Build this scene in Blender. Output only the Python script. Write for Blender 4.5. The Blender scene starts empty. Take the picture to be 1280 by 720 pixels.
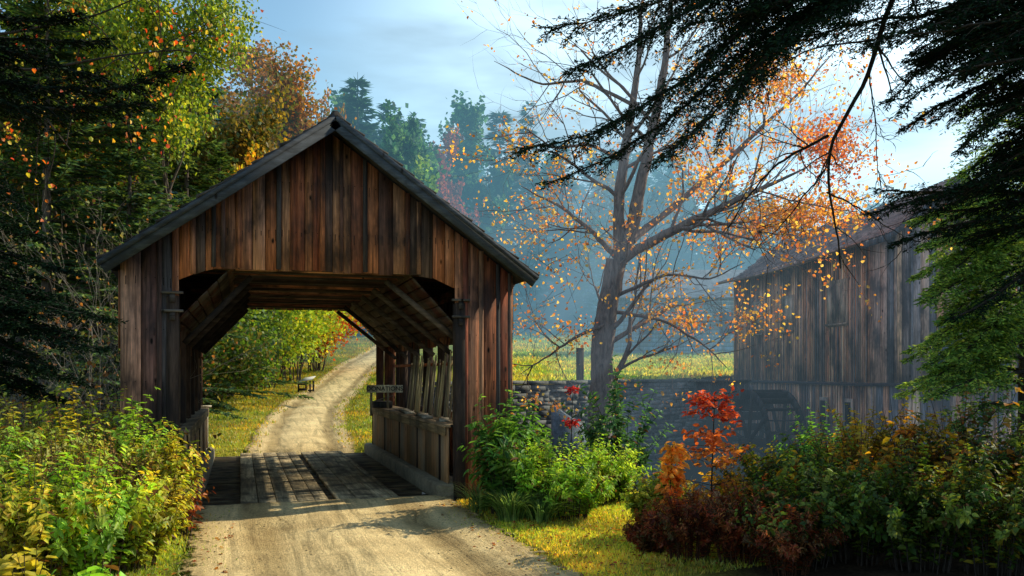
import bpy, math, random
import numpy as np
from mathutils import Vector
rng = np.random.default_rng(7)
random.seed(7)
C = bpy.context.scene.collection
R = math.radians
# ------------------------------------------------------------------ camera frame helpers
CA = R(17.94); F = 1050.0; H = 1.7; HY = 465.0
SA, CO = math.sin(CA), math.cos(CA)
def rd(r, d, z=0.0):                     # camera-right / depth -> world
    return np.array([r*CO + d*SA, d*CO - r*SA, z])
def W(px, py, d):                        # photo pixel at a depth -> world point
    return rd((px-640)/F*d, d, H + (HY-py)/F*d)
def sm(t): t = np.clip(t, 0, 1); return t*t*(3-2*t)
def lin(h):
    if isinstance(h, str):
        h = [int(h[i:i+2], 16)/255 for i in (0, 2, 4)]
    return np.array([(c/12.92 if c <= .04045 else ((c+.055)/1.055)**2.4) for c in h])

# ------------------------------------------------------------------ terrain height
PD = [-60, 17, 18, 22, 28, 35, 45, 60, 70, 100, 160, 420]
PZ = [0, 0, 0, .15, .5, 1.1, 2.1, 4.1, 5.0, 8.2, 15, 34]
FD = [-60, 20, 24, 30, 45, 60, 90, 160, 420]
FZ = [1.38, 1.38, 1.38, 1.55, 2.2, 3.1, 6.0, 13, 32]
def vnoise(x, y, s=1.0, seed=0):
    x = np.asarray(x, float)/s; y = np.asarray(y, float)/s
    return (np.sin(x*1.3+seed*1.7+1.1*np.sin(y*.9+seed))+np.sin(y*1.7+seed*2.3+1.3*np.sin(x*1.1+seed*.7))+.6*np.sin((x+y)*2.9+seed))/2.6
def height(x, y):
    x = np.asarray(x, float); y = np.asarray(y, float)
    d = x*SA + y*CO; r = x*CO - y*SA
    zr = np.interp(d, PD, PZ); zf = np.interp(d, FD, FZ)
    b = sm((r + 3.6)/3.6)*sm((y-18.0)/2.0)
    z = zr*(1-b) + zf*b
    z = z + np.clip(np.abs(r+6)-6, 0, 60)*0.01
    # left bank rises a little
    z = z + sm((-x-3.0)/8)*.5
    # ravine of the stream
    far = np.where(x > 3.4, 18.0 + (x-3.4)*.51, 17.3)
    farw = np.where(x > 3.4, .3, 2.2)
    n = sm((y-10.6-.25*vnoise(x, y, 2., 3))/2.0)*(1 - sm((y-far)/farw))
    z = z*(1-n) + (-2.0)*n
    z = z + .03*vnoise(x, y, 1.1, 5) + .012*vnoise(x, y, .35, 9)
    return z
def gz(x, y): return float(height(x, y))
def ground(px, d):                       # ground point below a pixel column at a depth
    p = rd((px-640)/F*d, d); p[2] = gz(p[0], p[1]); return p

# ------------------------------------------------------------------ object helpers
def tag(o, label=None, cat=None, group=None, kind=None):
    if label: o['label'] = label
    if cat: o['category'] = cat
    if group: o['group'] = group
    if kind: o['kind'] = kind
    return o
def empty(name, loc, label, cat, group=None):
    o = bpy.data.objects.new(name, None); C.objects.link(o); o.location = tuple(loc)
    o.empty_display_size = .3
    return tag(o, label, cat, group)
class B:
    """collects quads with a colour per vertex"""
    def __init__(s): s.v = []; s.f = []; s.c = []; s.n = 0
    def add(s, v, f, c):
        v = np.asarray(v, float).reshape(-1, 3); f = np.asarray(f, int).reshape(-1, 4)
        c = np.asarray(c, float)
        if c.ndim == 1: c = np.tile(c, (len(v), 1))
        s.v.append(v); s.f.append(f + s.n); s.c.append(c); s.n += len(v)
    def box(s, x0, x1, y0, y1, z0, z1, c=(.5, .5, .5)):
        v = [(x, y, z) for z in (z0, z1) for y in (y0, y1) for x in (x0, x1)]
        s.add(v, [(0, 2, 3, 1), (4, 5, 7, 6), (0, 1, 5, 4), (2, 6, 7, 3), (0, 4, 6, 2), (1, 3, 7, 5)], c)
    def bar(s, p, q, w, h, c=(.5, .5, .5), up=(0, 0, 1)):
        p = np.array(p, float); q = np.array(q, float); t = (q-p)/np.linalg.norm(q-p)
        sd = np.cross(t, up); sd /= np.linalg.norm(sd)+1e-9; u = np.cross(sd, t)
        v = [e + sd*a*w/2 + u*b*h/2 for e in (p, q) for a, b in ((-1, -1), (1, -1), (1, 1), (-1, 1))]
        s.add(v, [(0, 1, 2, 3), (7, 6, 5, 4), (0, 4, 5, 1), (1, 5, 6, 2), (2, 6, 7, 3), (3, 7, 4, 0)], c)
    def prism(s, poly, y0, y1, c=(.5, .5, .5)):      # 4-gon in xz extruded along y
        v = [(a, y0, b) for a, b in poly] + [(a, y1, b) for a, b in poly]
        s.add(v, [(0, 1, 2, 3), (7, 6, 5, 4), (0, 4, 5, 1), (1, 5, 6, 2), (2, 6, 7, 3), (3, 7, 4, 0)], c)
    def tube(s, pts, rad, n=6, c=(.5, .5, .5), rough=0):
        pts = np.asarray(pts, float); rad = np.broadcast_to(np.asarray(rad, float), (len(pts),))
        t = np.gradient(pts, axis=0); t /= np.linalg.norm(t, axis=1)[:, None]+1e-9
        ref = np.array([.31, .2, .93]) if abs(t[:, 2]).mean() < .8 else np.array([1, .1, .05])
        a = np.cross(t, ref); a /= np.linalg.norm(a, axis=1)[:, None]+1e-9
        b = np.cross(t, a)
        th = np.arange(n)/n*2*math.pi
        rr = rad[:, None]*(1 + rough*rng.normal(size=(len(pts), n)))
        v = pts[:, None, :] + rr[:, :, None]*(np.cos(th)[None, :, None]*a[:, None, :] + np.sin(th)[None, :, None]*b[:, None, :])
        i = np.arange(len(pts)-1)[:, None]*n; j = np.arange(n)[None, :]; k = (j+1) % n
        f = np.stack([i+j, i+k, i+n+k, i+n+j], -1).reshape(-1, 4)
        s.add(v.reshape(-1, 3), f, c)
    def build(s, name, mat, parent=None, smooth=False, loc=None):
        if not s.v: return None
        v = np.concatenate(s.v); f = np.concatenate(s.f); c = np.concatenate(s.c)
        if loc is None and parent is not None: loc = parent['_w'] if '_w' in parent else None
        me = bpy.data.meshes.new(name)
        base = np.zeros(3)
        if parent is not None:
            pp = parent; base = np.zeros(3)
            while pp is not None:
                base += np.array(pp.location); pp = pp.parent
        v = v - base
        me.vertices.add(len(v)); me.vertices.foreach_set('co', v.astype(np.float32).ravel())
        me.loops.add(len(f)*4); me.loops.foreach_set('vertex_index', f.astype(np.int32).ravel())
        me.polygons.add(len(f)); me.polygons.foreach_set('loop_start', (np.arange(len(f))*4).astype(np.int32))
        try: me.polygons.foreach_set('loop_total', np.full(len(f), 4, np.int32))
        except Exception: pass
        me.update(calc_edges=True)
        at = me.color_attributes.new('Col', 'FLOAT_COLOR', 'POINT')
        cc = np.ones((len(v), 4), np.float32); cc[:, :3] = c
        at.data.foreach_set('color', cc.ravel())
        if smooth: me.polygons.foreach_set('use_smooth', np.ones(len(f), bool))
        me.materials.append(mat)
        o = bpy.data.objects.new(name, me); C.objects.link(o); o.parent = parent
        return o
def bevel(o, w=.006):
    m = o.modifiers.new('Bevel', 'BEVEL'); m.width = w; m.segments = 1; m.limit_method = 'ANGLE'
    return o

# ------------------------------------------------------------------ materials
def mat(name):
    m = bpy.data.materials.new(name); m.use_nodes = True
    nt = m.node_tree; nt.nodes.clear()
    out = nt.nodes.new('ShaderNodeOutputMaterial')
    def N(t, **kw):
        n = nt.nodes.new('ShaderNode'+t)
        for k, v in kw.items():
            if k in n.inputs.keys(): n.inputs[k].default_value = v
            else: setattr(n, k, v)
        return n
    L = nt.links.new
    return m, N, L, out
def mix(N, L, a, b, f, mode='MIX'):
    n = N('Mix', data_type='RGBA', blend_type=mode)
    for s, v in ((0, f), (6, a), (7, b)):
        if hasattr(v, 'links'): L(v, n.inputs[s])
        elif s == 0: n.inputs[0].default_value = v
        else: n.inputs[s].default_value = (*v[:3], 1)
    return n.outputs[2]
def ramp(N, L, src, stops):
    n = N('ValToRGB'); e = n.color_ramp.elements
    for i, (p, c) in enumerate(stops):
        el = e[i] if i < 2 else e.new(p)
        el.position = p; c = c if hasattr(c, '__len__') else (c, c, c); el.color = (*c[:3], 1)
    L(src, n.inputs[0]); return n.outputs[0]
def coord(N, L, scale=(1, 1, 1), rot=(0, 0, 0), world=True):
    mp = N('Mapping'); mp.inputs['Scale'].default_value = scale; mp.inputs['Rotation'].default_value = rot
    if world: g = N('NewGeometry'); L(g.outputs['Position'], mp.inputs[0])
    else: g = N('TexCoord'); L(g.outputs['Object'], mp.inputs[0])
    return mp.outputs[0]
def noise(N, L, vec, scale, detail=4, rough=.6, dist=0):
    n = N('TexNoise', Scale=scale, Detail=detail, Roughness=rough, Distortion=dist); L(vec, n.inputs['Vector']); return n.outputs[0]

def wood(name, scale=(18, 18, 1.1), strength=1.0, rough=.85, stain=(.02, .018, .02), rot=(0, 0, 0), lichen=None):
    m, N, L, out = mat(name)
    a = N('Attribute', attribute_name='Col').outputs[0]
    v = coord(N, L, scale, rot)
    g = noise(N, L, v, 1.0, 8, .65, .6)
    g2 = noise(N, L, coord(N, L, tuple(s*3.5 for s in scale), rot), 1.0, 3, .6)
    blot = noise(N, L, coord(N, L, (2.2, 2.2, 1.0), rot), 1.0, 5, .6)
    k = ramp(N, L, g, [(.30, .22), (.5, .85), (.70, 1.7)])
    c = mix(N, L, a, k, strength, 'MULTIPLY')
    k2 = ramp(N, L, g2, [(.35, .65), (.62, 1.15)])
    c = mix(N, L, c, k2, .6, 'MULTIPLY')
    bl = ramp(N, L, blot, [(.44, 0), (.62, .85)])
    c = mix(N, L, c, stain, bl)
    # knots
    vo = N('TexVoronoi', Scale=1.0, feature='F1', Randomness=1.0); L(coord(N, L, (5, 5, 2.2), rot), vo.inputs['Vector'])
    kn = ramp(N, L, vo.outputs['Distance'], [(.05, 1), (.11, 0)])
    c = mix(N, L, c, (.008, .006, .005), kn)
    if lichen is not None:
        ln = noise(N, L, coord(N, L, (1, 1, 1)), 3.0, 6, .7)
        c = mix(N, L, c, lichen, ramp(N, L, ln, [(.55, 0), (.7, .6)]))
    p = N('BsdfPrincipled', Roughness=rough); L(c, p.inputs['Base Color'])
    p.inputs['Specular IOR Level'].default_value = .25
    bp = N('Bump', Strength=.6, Distance=.012); L(g, bp.inputs['Height']); L(bp.outputs[0], p.inputs['Normal'])
    L(p.outputs[0], out.inputs[0]); return m
def leafmat(name, trans=.48, gloss=.022, boost=1.15):
    m, N, L, out = mat(name)
    a = N('Attribute', attribute_name='Col').outputs[0]
    nz = noise(N, L, coord(N, L, (1, 1, 1)), 14.0, 3, .6)
    c = mix(N, L, a, ramp(N, L, nz, [(.3, .6*boost), (.7, 1.35*boost)]), 1.0, 'MULTIPLY')
    d = N('BsdfDiffuse'); L(c, d.inputs[0])
    t = N('BsdfTranslucent'); tc = mix(N, L, c, (1.5, 1.35, .7), 1.0, 'MULTIPLY'); L(tc, t.inputs[0])
    s = N('MixShader'); s.inputs[0].default_value = trans; L(d.outputs[0], s.inputs[1]); L(t.outputs[0], s.inputs[2])
    g = N('BsdfGlossy', Roughness=.5); g.inputs[0].default_value = (.9, .95, 1, 1)
    s2 = N('MixShader'); s2.inputs[0].default_value = gloss; L(s.outputs[0], s2.inputs[1]); L(g.outputs[0], s2.inputs[2])
    L(s2.outputs[0], out.inputs[0]); return m
def barkmat(name, c1, c2, sc=(9, 9, 2.2)):
    m, N, L, out = mat(name)
    a = N('Attribute', attribute_name='Col').outputs[0]
    v = coord(N, L, sc); g = noise(N, L, v, 1.6, 8, .7, .8)
    c = ramp(N, L, g, [(.32, c1), (.62, c2)])
    c = mix(N, L, c, a, 1.0, 'MULTIPLY')
    p = N('BsdfPrincipled', Roughness=.9); L(c, p.inputs['Base Color']); p.inputs['Specular IOR Level'].default_value = .2
    bp = N('Bump', Strength=.9, Distance=.03); L(g, bp.inputs['Height']); L(bp.outputs[0], p.inputs['Normal'])
    L(p.outputs[0], out.inputs[0]); return m

M = {}
M['siding'] = wood('weathered_siding', (30, 30, 1.3), 1.0, stain=(.035, .03, .032))
M['beam'] = wood('old_beam', (14, 14, 1.4), 1.0)
M['beam_x'] = wood('old_beam_cross', (1.2, 14, 14), 1.0)
M['plank'] = wood('floor_plank', (14, 1.0, 14), .9, stain=(.09, .075, .05))
M['grey'] = wood('grey_fascia', (3, 3, 14), .8, stain=(.05, .06, .075))
M['mill'] = wood('mill_siding', (42, 42, 1.6), 1.0, stain=(.07, .065, .075))
M['pale'] = wood('pale_wood', (14, 14, 1.5), .7, stain=(.2, .17, .12))
M['leaf'] = leafmat('leaf')
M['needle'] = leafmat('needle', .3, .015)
M['darkneedle'] = leafmat('shaded_needle', .08, .008, .6)  # needle copy with the canopy's shade put into its darker colour
M['blade'] = leafmat('grass_blade', .5, .04)
M['bark'] = barkmat('bark', (.035, .026, .022), (.16, .125, .10))
M['hazebark'] = barkmat('hazed_bark', (.08, .06, .06), (.30, .24, .22))  # maple bark lightened, haze put into its colour
M['birch'] = barkmat('birch_bark', (.22, .22, .22), (.62, .62, .60))
M['twig'] = barkmat('twig_bark', (.02, .016, .013), (.07, .055, .045), (30, 30, 8))

def paint(name, col, rough=.6, metal=0):
    m, N, L, out = mat(name)
    n = noise(N, L, coord(N, L), 9.0, 5, .65)
    c = mix(N, L, tuple(x*.6 for x in col), tuple(min(1, x*1.2) for x in col), n)
    p = N('BsdfPrincipled', Roughness=rough, Metallic=metal); L(c, p.inputs['Base Color'])
    L(p.outputs[0], out.inputs[0]); return m
M['iron'] = paint('rusty_iron', (.05, .045, .045), .7, .4)
M['white'] = paint('faded_white_paint', (.72, .70, .64))
M['ink'] = paint('dark_lettering', (.012, .01, .008), .8)
M['blackhole'] = paint('dark_interior', (.012, .012, .014), .9)

# ground
def ground_material():
    m, N, L, out = mat('meadow_ground')
    v = coord(N, L)
    n1 = noise(N, L, v, .35, 5, .6); n2 = noise(N, L, v, 2.6, 6, .7); n3 = noise(N, L, v, 28, 4, .7)
    g = ramp(N, L, n1, [(.35, (.16, .21, .025)), (.5, (.34, .36, .04)), (.66, (.50, .38, .06))])
    g = mix(N, L, g, ramp(N, L, n2, [(.3, .45), (.7, 1.5)]), 1.0, 'MULTIPLY')
    g = mix(N, L, g, ramp(N, L, n3, [(.3, .55), (.7, 1.45)]), 1.0, 'MULTIPLY')
    a = N('Attribute', attribute_name='Col').outputs[0]
    sp = N('SeparateColor'); L(a, sp.inputs[0])
    soil = ramp(N, L, n2, [(.3, (.018, .014, .01)), (.7, (.07, .045, .025))])
    soil = mix(N, L, soil, ramp(N, L, n3, [(.35, .5), (.65, 1.6)]), 1.0, 'MULTIPLY')
    c = mix(N, L, g, soil, sp.outputs[0])
    p = N('BsdfPrincipled', Roughness=.95); L(c, p.inputs['Base Color']); p.inputs['Specular IOR Level'].default_value = .1
    bp = N('Bump', Strength=.8, Distance=.06); L(n3, bp.inputs['Height']); L(bp.outputs[0], p.inputs['Normal'])
    L(p.outputs[0], out.inputs[0]); return m
def road_material():
    m, N, L, out = mat('gravel_road')
    a = N('Attribute', attribute_name='Col').outputs[0]
    sp = N('SeparateColor'); L(a, sp.inputs[0])            # r: edge 0..1, g: wheel track, b: sideways position
    v = coord(N, L)
    n1 = noise(N, L, v, 1.3, 6, .65); n3 = noise(N, L, v, 40, 4, .75)
    vo = N('TexVoronoi', Scale=26.0); L(v, vo.inputs['Vector'])
    st = noise(N, L, coord(N, L, (5, .35, 5)), 1.0, 7, .7, .8)
    c = ramp(N, L, n1, [(.3, (.54, .40, .20)), (.7, (.94, .76, .42))])
    c = mix(N, L, c, ramp(N, L, n3, [(.3, .7), (.7, 1.35)]), .9, 'MULTIPLY')
    c = mix(N, L, c, ramp(N, L, vo.outputs['Distance'], [(.1, .75), (.6, 1.1)]), .6, 'MULTIPLY')
    c = mix(N, L, c, ramp(N, L, st, [(.36, .5), (.52, 1.15)]), .75, 'MULTIPLY')
    tr = ramp(N, L, sp.outputs[1], [(0, (1.08, 1.06, 1.0)), (.55, (.98, .96, .9)), (.9, (.66, .62, .54))])
    c = mix(N, L, c, tr, 1.0, 'MULTIPLY')
    # leaf litter and moss toward the edges
    en = N('Math', operation='ADD'); L(sp.outputs[0], en.inputs[0])
    nn = N('Math', operation='MULTIPLY_ADD'); L(n1, nn.inputs[0]); nn.inputs[1].default_value = 1.1; nn.inputs[2].default_value = -.55
    L(nn.outputs[0], en.inputs[1])
    c = mix(N, L, c, (.26, .16, .05), ramp(N, L, en.outputs[0], [(.45, 0), (.8, .75)]))
    p = N('BsdfPrincipled', Roughness=.95); L(c, p.inputs['Base Color']); p.inputs['Specular IOR Level'].default_value = .15
    ad = N('Math', operation='ADD'); L(n3, ad.inputs[0]); L(st, ad.inputs[1])
    bp = N('Bump', Strength=.9, Distance=.035); L(ad.outputs[0], bp.inputs['Height']); L(bp.outputs[0], p.inputs['Normal'])
    tb = N('BsdfTransparent'); ms = N('MixShader')
    n5 = noise(N, L, v, 9, 5, .7)
    e2 = N('Math', operation='MULTIPLY_ADD'); L(n5, e2.inputs[0]); e2.inputs[1].default_value = .9; L(sp.outputs[0], e2.inputs[2])
    L(ramp(N, L, e2.outputs[0], [(1.08, 0), (1.2, 1)]), ms.inputs[0])
    e2.inputs[1].default_value = .6
    rr = ms.inputs[0].links[0].from_node; rr.color_ramp.elements[0].position = .93; rr.color_ramp.elements[1].position = 1.0
    # clamp: edge 1 + noise*.6 > 1 -> transparent; centre always opaque
    L(p.outputs[0], ms.inputs[1]); L(tb.outputs[0], ms.inputs[2]); L(ms.outputs[0], out.inputs[0]); return m
def stone_material():
    m, N, L, out = mat('dry_stone')
    a = N('Attribute', attribute_name='Col').outputs[0]
    v = coord(N, L); n1 = noise(N, L, v, 3, 8, .7); n2 = noise(N, L, v, 22, 4, .7)
    c = mix(N, L, a, ramp(N, L, n1, [(.3, .5), (.7, 1.4)]), 1.0, 'MULTIPLY')
    c = mix(N, L, c, ramp(N, L, n2, [(.3, .7), (.7, 1.2)]), 1.0, 'MULTIPLY')
    p = N('BsdfPrincipled', Roughness=.95); L(c, p.inputs['Base Color'])
    bp = N('Bump', Strength=.9, Distance=.04); L(n1, bp.inputs['Height']); L(bp.outputs[0], p.inputs['Normal'])
    L(p.outputs[0], out.inputs[0]); return m
def shingle_material(name, c1, c2):
    m, N, L, out = mat(name)
    a = N('Attribute', attribute_name='Col').outputs[0]
    v = coord(N, L); n1 = noise(N, L, v, 2.0, 6, .7); n2 = noise(N, L, v, 25, 4, .7)
    c = ramp(N, L, n1, [(.35, c1), (.65, c2)])
    c = mix(N, L, c, a, 1.0, 'MULTIPLY')
    c = mix(N, L, c, ramp(N, L, n2, [(.3, .55), (.7, 1.3)]), 1.0, 'MULTIPLY')
    p = N('BsdfPrincipled', Roughness=.9); L(c, p.inputs['Base Color'])
    L(p.outputs[0], out.inputs[0]); return m
def water_material():
    m, N, L, out = mat('stream_water')
    p = N('BsdfPrincipled', Roughness=.08); p.inputs['Base Color'].default_value = (.012, .022, .022, 1)
    n = noise(N, L, coord(N, L), 5, 4, .6)
    bp = N('Bump', Strength=.4, Distance=.03); L(n, bp.inputs['Height']); L(bp.outputs[0], p.inputs['Normal'])
    L(p.outputs[0], out.inputs[0]); return m
M['ground'] = ground_material(); M['road'] = road_material(); M['stone'] = stone_material()
M['shingle'] = shingle_material('old_shingles', (.035, .032, .034), (.10, .09, .085))
M['millroof'] = shingle_material('mill_shingles', (.26, .18, .19), (.46, .31, .28))
M['water'] = water_material()

# ------------------------------------------------------------------ terrain mesh
FARP = []
for px, d in ((395, 17.2), (382, 19), (376, 22), (388, 28), (420, 35), (450, 45), (505, 60), (570, 72), (700, 90)):
    p = rd((px-640)/F*d, d); FARP.append((p[0], p[1]))
FARP[0] = (1.0, 17.75)
def build_terrain():
    xs = np.unique(np.concatenate([np.linspace(-14, 22, 200), np.linspace(-60, 100, 90), np.sign(np.linspace(-1, 1, 41))*np.abs(np.linspace(-1, 1, 41))**2.2*900]))
    ys = np.unique(np.concatenate([np.linspace(2, 32, 190), np.linspace(-20, 120, 110), np.linspace(120, 420, 40), [500, 700, 1000], [-300, -120, -50]]))
    X, Y = np.meshgrid(xs, ys); Z = height(X, Y)
    v = np.stack([X, Y, Z], -1).reshape(-1, 3); nx = len(xs)
    i = np.arange(len(ys)-1)[:, None]*nx; j = np.arange(nx-1)[None, :]
    f = np.stack([i+j, i+j+1, i+nx+j+1, i+nx+j], -1).reshape(-1, 4)
    # bare soil where woods and banks are
    far = np.where(X > 3.4, 18.0 + (X-3.4)*.51, 17.3)
    soil = sm((Y-10.2)/.8)*(1-sm((Y-far)/1.5))
    r = X*CO-Y*SA; d = X*SA+Y*CO
    soil = np.maximum(soil, sm((-r/np.maximum(d, 1)-.36)/.05)*sm((d-9)/3))
    soil = np.maximum(soil, sm((r-1.0)/1.2)*sm((r/np.maximum(d, 1)-.12)/.05)*(1-sm((d-22)/3)))
    soil = np.maximum(soil, sm((d-92)/8))
    xr = np.interp(Y, np.array(FARP)[:, 1], np.array(FARP)[:, 0]); e = np.where(Y > 14, np.abs(X-xr)-1.12, np.abs(X-1.1)-1.52)
    v[:, 2] -= (.13*(1-sm((e+.0)/.35))*(Y < 110)).ravel()
    c = np.zeros((len(v), 3)); c[:, 0] = soil.ravel()
    b = B(); b.add(v, f, c); o = b.build('ground', M['ground'], smooth=True)
    return tag(o, 'grassy ground with the stream bank, the meadow and the rising wooded slope', 'ground', kind='structure')
build_terrain()

# water
b = B(); b.add([(-60, 9, -1.72), (60, 9, -1.72), (60, 40, -1.72), (-60, 40, -1.72)], [(0, 1, 2, 3)], (1, 1, 1))
tag(b.build('stream', M['water']), 'dark stream running under the bridge past the mill', 'stream', kind='structure')

# road: near part, and far part beyond the bridge
road_c = [(-8, 1.0), (0, .95), (6, .95), (10.3, 1.0)]
def strip(path, w, name, off=.02, lab=''):
    path = np.array(path, float)
    # resample
    s = np.r_[0, np.cumsum(np.linalg.norm(np.diff(path, axis=0), axis=1))]
    n = int(s[-1]/.25)+2; t = np.linspace(0, s[-1], n)
    # smooth by interpolating cubic-ish
    P = np.stack([np.interp(t, s, path[:, k]) for k in (0, 1)], 1)
    for _ in range(30):
        P[1:-1] = (P[:-2]+2*P[1:-1]+P[2:])/4
    T = np.gradient(P, axis=0); T /= np.linalg.norm(T, axis=1)[:, None]; Nn = np.stack([T[:, 1], -T[:, 0]], 1)
    K = 41; u = np.linspace(-1, 1, K)
    V = P[:, None, :] + Nn[:, None, :]*(u[None, :, None]*w)
    X, Y = V[..., 0], V[..., 1]
    un = u[None, :]*np.ones_like(X)
    rut = np.exp(-((np.abs(un)-.47)/.17)**2)
    Z = height(X, Y) + off + .012*np.exp(-(un/.16)**2) - .045*rut*np.clip(1-np.abs(un), 0, 1)*2 + .012*vnoise(X, Y, .3, 2)*(1-np.abs(un)**4)
    if off > .03: Z = np.where(Y > 9.8, np.maximum(Z, .03+.028*sm((Y-10.2)/.5)-.05*sm((Y-10.95)/.35)+.006*vnoise(X, Y, .2, 4)), Z)
    c = np.zeros(X.shape+(3,)); c[..., 0] = np.abs(un)**2.0; c[..., 1] = rut; c[..., 2] = (un+1)/2
    v = np.stack([X, Y, Z], -1).reshape(-1, 3)
    i = np.arange(n-1)[:, None]*K; j = np.arange(K-1)[None, :]
    f = np.stack([i+j, i+j+1, i+K+j+1, i+K+j], -1).reshape(-1, 4)
    b = B(); b.add(v, f, c.reshape(-1, 3)); o = b.build(name, M['road'], smooth=True)
    return tag(o, lab, 'road', kind='structure'), P
_, near_path = strip([(1.15, -8), (1.15, 4), (1.1, 8), (1.05, 11.3)], 1.86, 'road', off=.031, lab='sunlit gravel road with wheel ruts leading up to the bridge')
_, far_path = strip(FARP, 1.42, 'road', lab='gravel road curving uphill beyond the bridge')

# ------------------------------------------------------------------ THE COVERED BRIDGE
Y0, Y1 = 10.9, 17.7
XL, XR = -1.35, 3.53          # outer faces
IL, IR = -.70, 2.72           # inner faces
XC = 1.10; EZ = 2.95; AZ = 4.78; SL = (AZ-EZ)/(XC+1.46)
def roofz(x): return AZ - abs(x-XC)*SL
bridge = empty('covered_bridge', (XC, Y0, 0), 'brown wooden covered bridge with a gabled plank front over the gravel road', 'bridge')
WOODS = [np.array([1.95, 1.6, 1.45])*lin(h) for h in ('96684c', '8a5a42', 'a47658', '7a5444', '94705c', '66504a', 'a87a5c', '484a4e', '86706a', '98604a', '9c7e6a', 'a08068', '4e423e', '84503e', '58504c')]
def wcol(k=1.0, pal=WOODS):
    c = pal[rng.integers(len(pal))]*k*rng.uniform(.7, 1.25); return c
def plank_wall(b, x0, x1, y, zb, zt, wmin=.13, wmax=.24, k=1.0, pal=WOODS, along='x', th=.025, batten=.5, faceout=-1, nails=False):
    """vertical boards between x0..x1 at plane y; zb, zt functions or numbers"""
    x = x0
    while x < x1-.02:
        w = min(rng.uniform(wmin, wmax), x1-x)
        if x1-(x+w) < .05: w = x1-x
        g = .004
        a0, a1 = x+g, x+w-g
        fz = lambda q, t: (q(t) if callable(q) else q)
        b0 = fz(zb, a0)+rng.uniform(-.012, .008); b1 = fz(zb, a1)+(b0-fz(zb, a0)); t0, t1 = fz(zt, a0), fz(zt, a1)
        if min(t0-b0, t1-b1) > .02 or max(t0-b0, t1-b1) > .02:
            if not callable(zb): b1 = b0
            off = rng.uniform(0, .014); ya, yb = y+faceout*(th+off), y
            tw = rng.uniform(-.006, .006)
            vv = []
            for yy0, yy1 in ((ya-tw, ya+tw), (yb, yb)):
                vv += [(a0, yy0, b0), (a1, yy1, b1), (a1, yy1, max(t1, b1+.001)), (a0, yy0, max(t0, b0+.001))]
            vv = np.array(vv)
            if along == 'y': vv = vv[:, [1, 0, 2]]
            b.add(vv, [(0, 1, 2, 3), (7, 6, 5, 4), (0, 4, 5, 1), (1, 5, 6, 2), (2, 6, 7, 3), (3, 7, 4, 0)], wcol(k, pal))
            if nails and x1-x0 > .5:
                for zz in np.arange(.35, 4.9, .62):
                    if b0+.05 < zz < min(t0, t1)-.05:
                        for q in (.25, .75):
                            xn = a0+(a1-a0)*q+rng.uniform(-.008, .008); zn = zz+rng.uniform(-.02, .02); b.box(xn-.0045, xn+.0045, ya-.008, ya+.01, zn-.0045, zn+.0045, (.01, .008, .008))
                            if rng.random() < .6: b.box(xn-.003, xn+.003, ya-.0075, ya+.01, zn-rng.uniform(.04, .14), zn-.0046, (.03, .022, .02))
            if rng.random() < batten:
                bw = rng.uniform(.02, .035); bx = x+w
                z0_, z1_ = fz(zb, bx), fz(zt, bx)
                if z1_-z0_ > .1 and bx < x1-.05:
                    ya2, yb2 = y+faceout*(th+.034), y+faceout*(th+.015)
                    vv = np.array([(bx-bw, ya2, z0_+.01), (bx+bw, ya2, z0_+.01), (bx+bw, ya2, z1_), (bx-bw, ya2, z1_), (bx-bw, yb2, z0_+.01), (bx+bw, yb2, z0_+.01), (bx+bw, yb2, z1_), (bx-bw, yb2, z1_)])
                    if along == 'y': vv = vv[:, [1, 0, 2]]
                    b.add(vv, [(0, 1, 2, 3), (7, 6, 5, 4), (0, 4, 5, 1), (1, 5, 6, 2), (2, 6, 7, 3), (3, 7, 4, 0)], wcol(k*.8, pal))
        x += w
# near gable with chamfered opening
CH = .36
def open_top(x):
    if x < IL or x > IR: return None
    e = min(x-IL, IR-x)
    return 2.97 - max(0, CH-e)*.45
RUF = .045
b = B()
plank_wall(b, IL+.0, IR, Y0, lambda x: open_top(min(max(x, IL), IR)), lambda x: roofz(x)-RUF, .09, .2, 1.0, nails=True)
b.build('gable_siding', M['siding'], bridge)
b = B(); plank_wall(b, XL, IL-.0, Y0, .0, lambda x: roofz(x)-RUF, .14, .26, 1.05, nails=True); b.build('wing_siding', M['siding'], bridge)
b = B(); plank_wall(b, IR, XR, Y0, .0, lambda x: roofz(x)-RUF, .14, .26, 1.0, nails=True); b.build('wing_siding', M['siding'], bridge)
# backing behind facade so no light leaks
b = B()
b.box(XL+.02, IL-.14, Y0+.002, Y0+.05, -.3, 2.9, lin('4a3a30')); b.box(IR+.14, XR-.02, Y0+.002, Y0+.05, -.3, 2.9, lin('4a3a30'))
for i in range(24):
    xa = IL+(IR-IL)*i/24; xb = IL+(IR-IL)*(i+1)/24
    b.prism([(xa, 3.02), (xb, 3.02), (xb, roofz(xb)-RUF-.02), (xa, roofz(xa)-RUF-.02)], Y0+.002, Y0+.03, lin('3a2c24'))
b.build('backing_boards', M['beam'], bridge)
# portal posts with iron brackets
for s, x in ((-1, IL-.07), (1, IR+.07)):
    b = B(); b.box(x-.07, x+.07, Y0-.065, Y0+.10, -.05, 2.62, lin('4e4038')); p = bevel(b.build('portal_post', M['beam'], bridge), .01)
    b = B()
    for z in (2.64, 2.42):
        b.box(x-.12, x+.12, Y0-.115, Y0-.036, z, z+.028, lin('807870'))
        b.box(x-.03, x+.03, Y0-.10, Y0-.068, z-.10, z-.002, lin('5a5450'))
    b.build('bracket', M['beam_x'], p)
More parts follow.
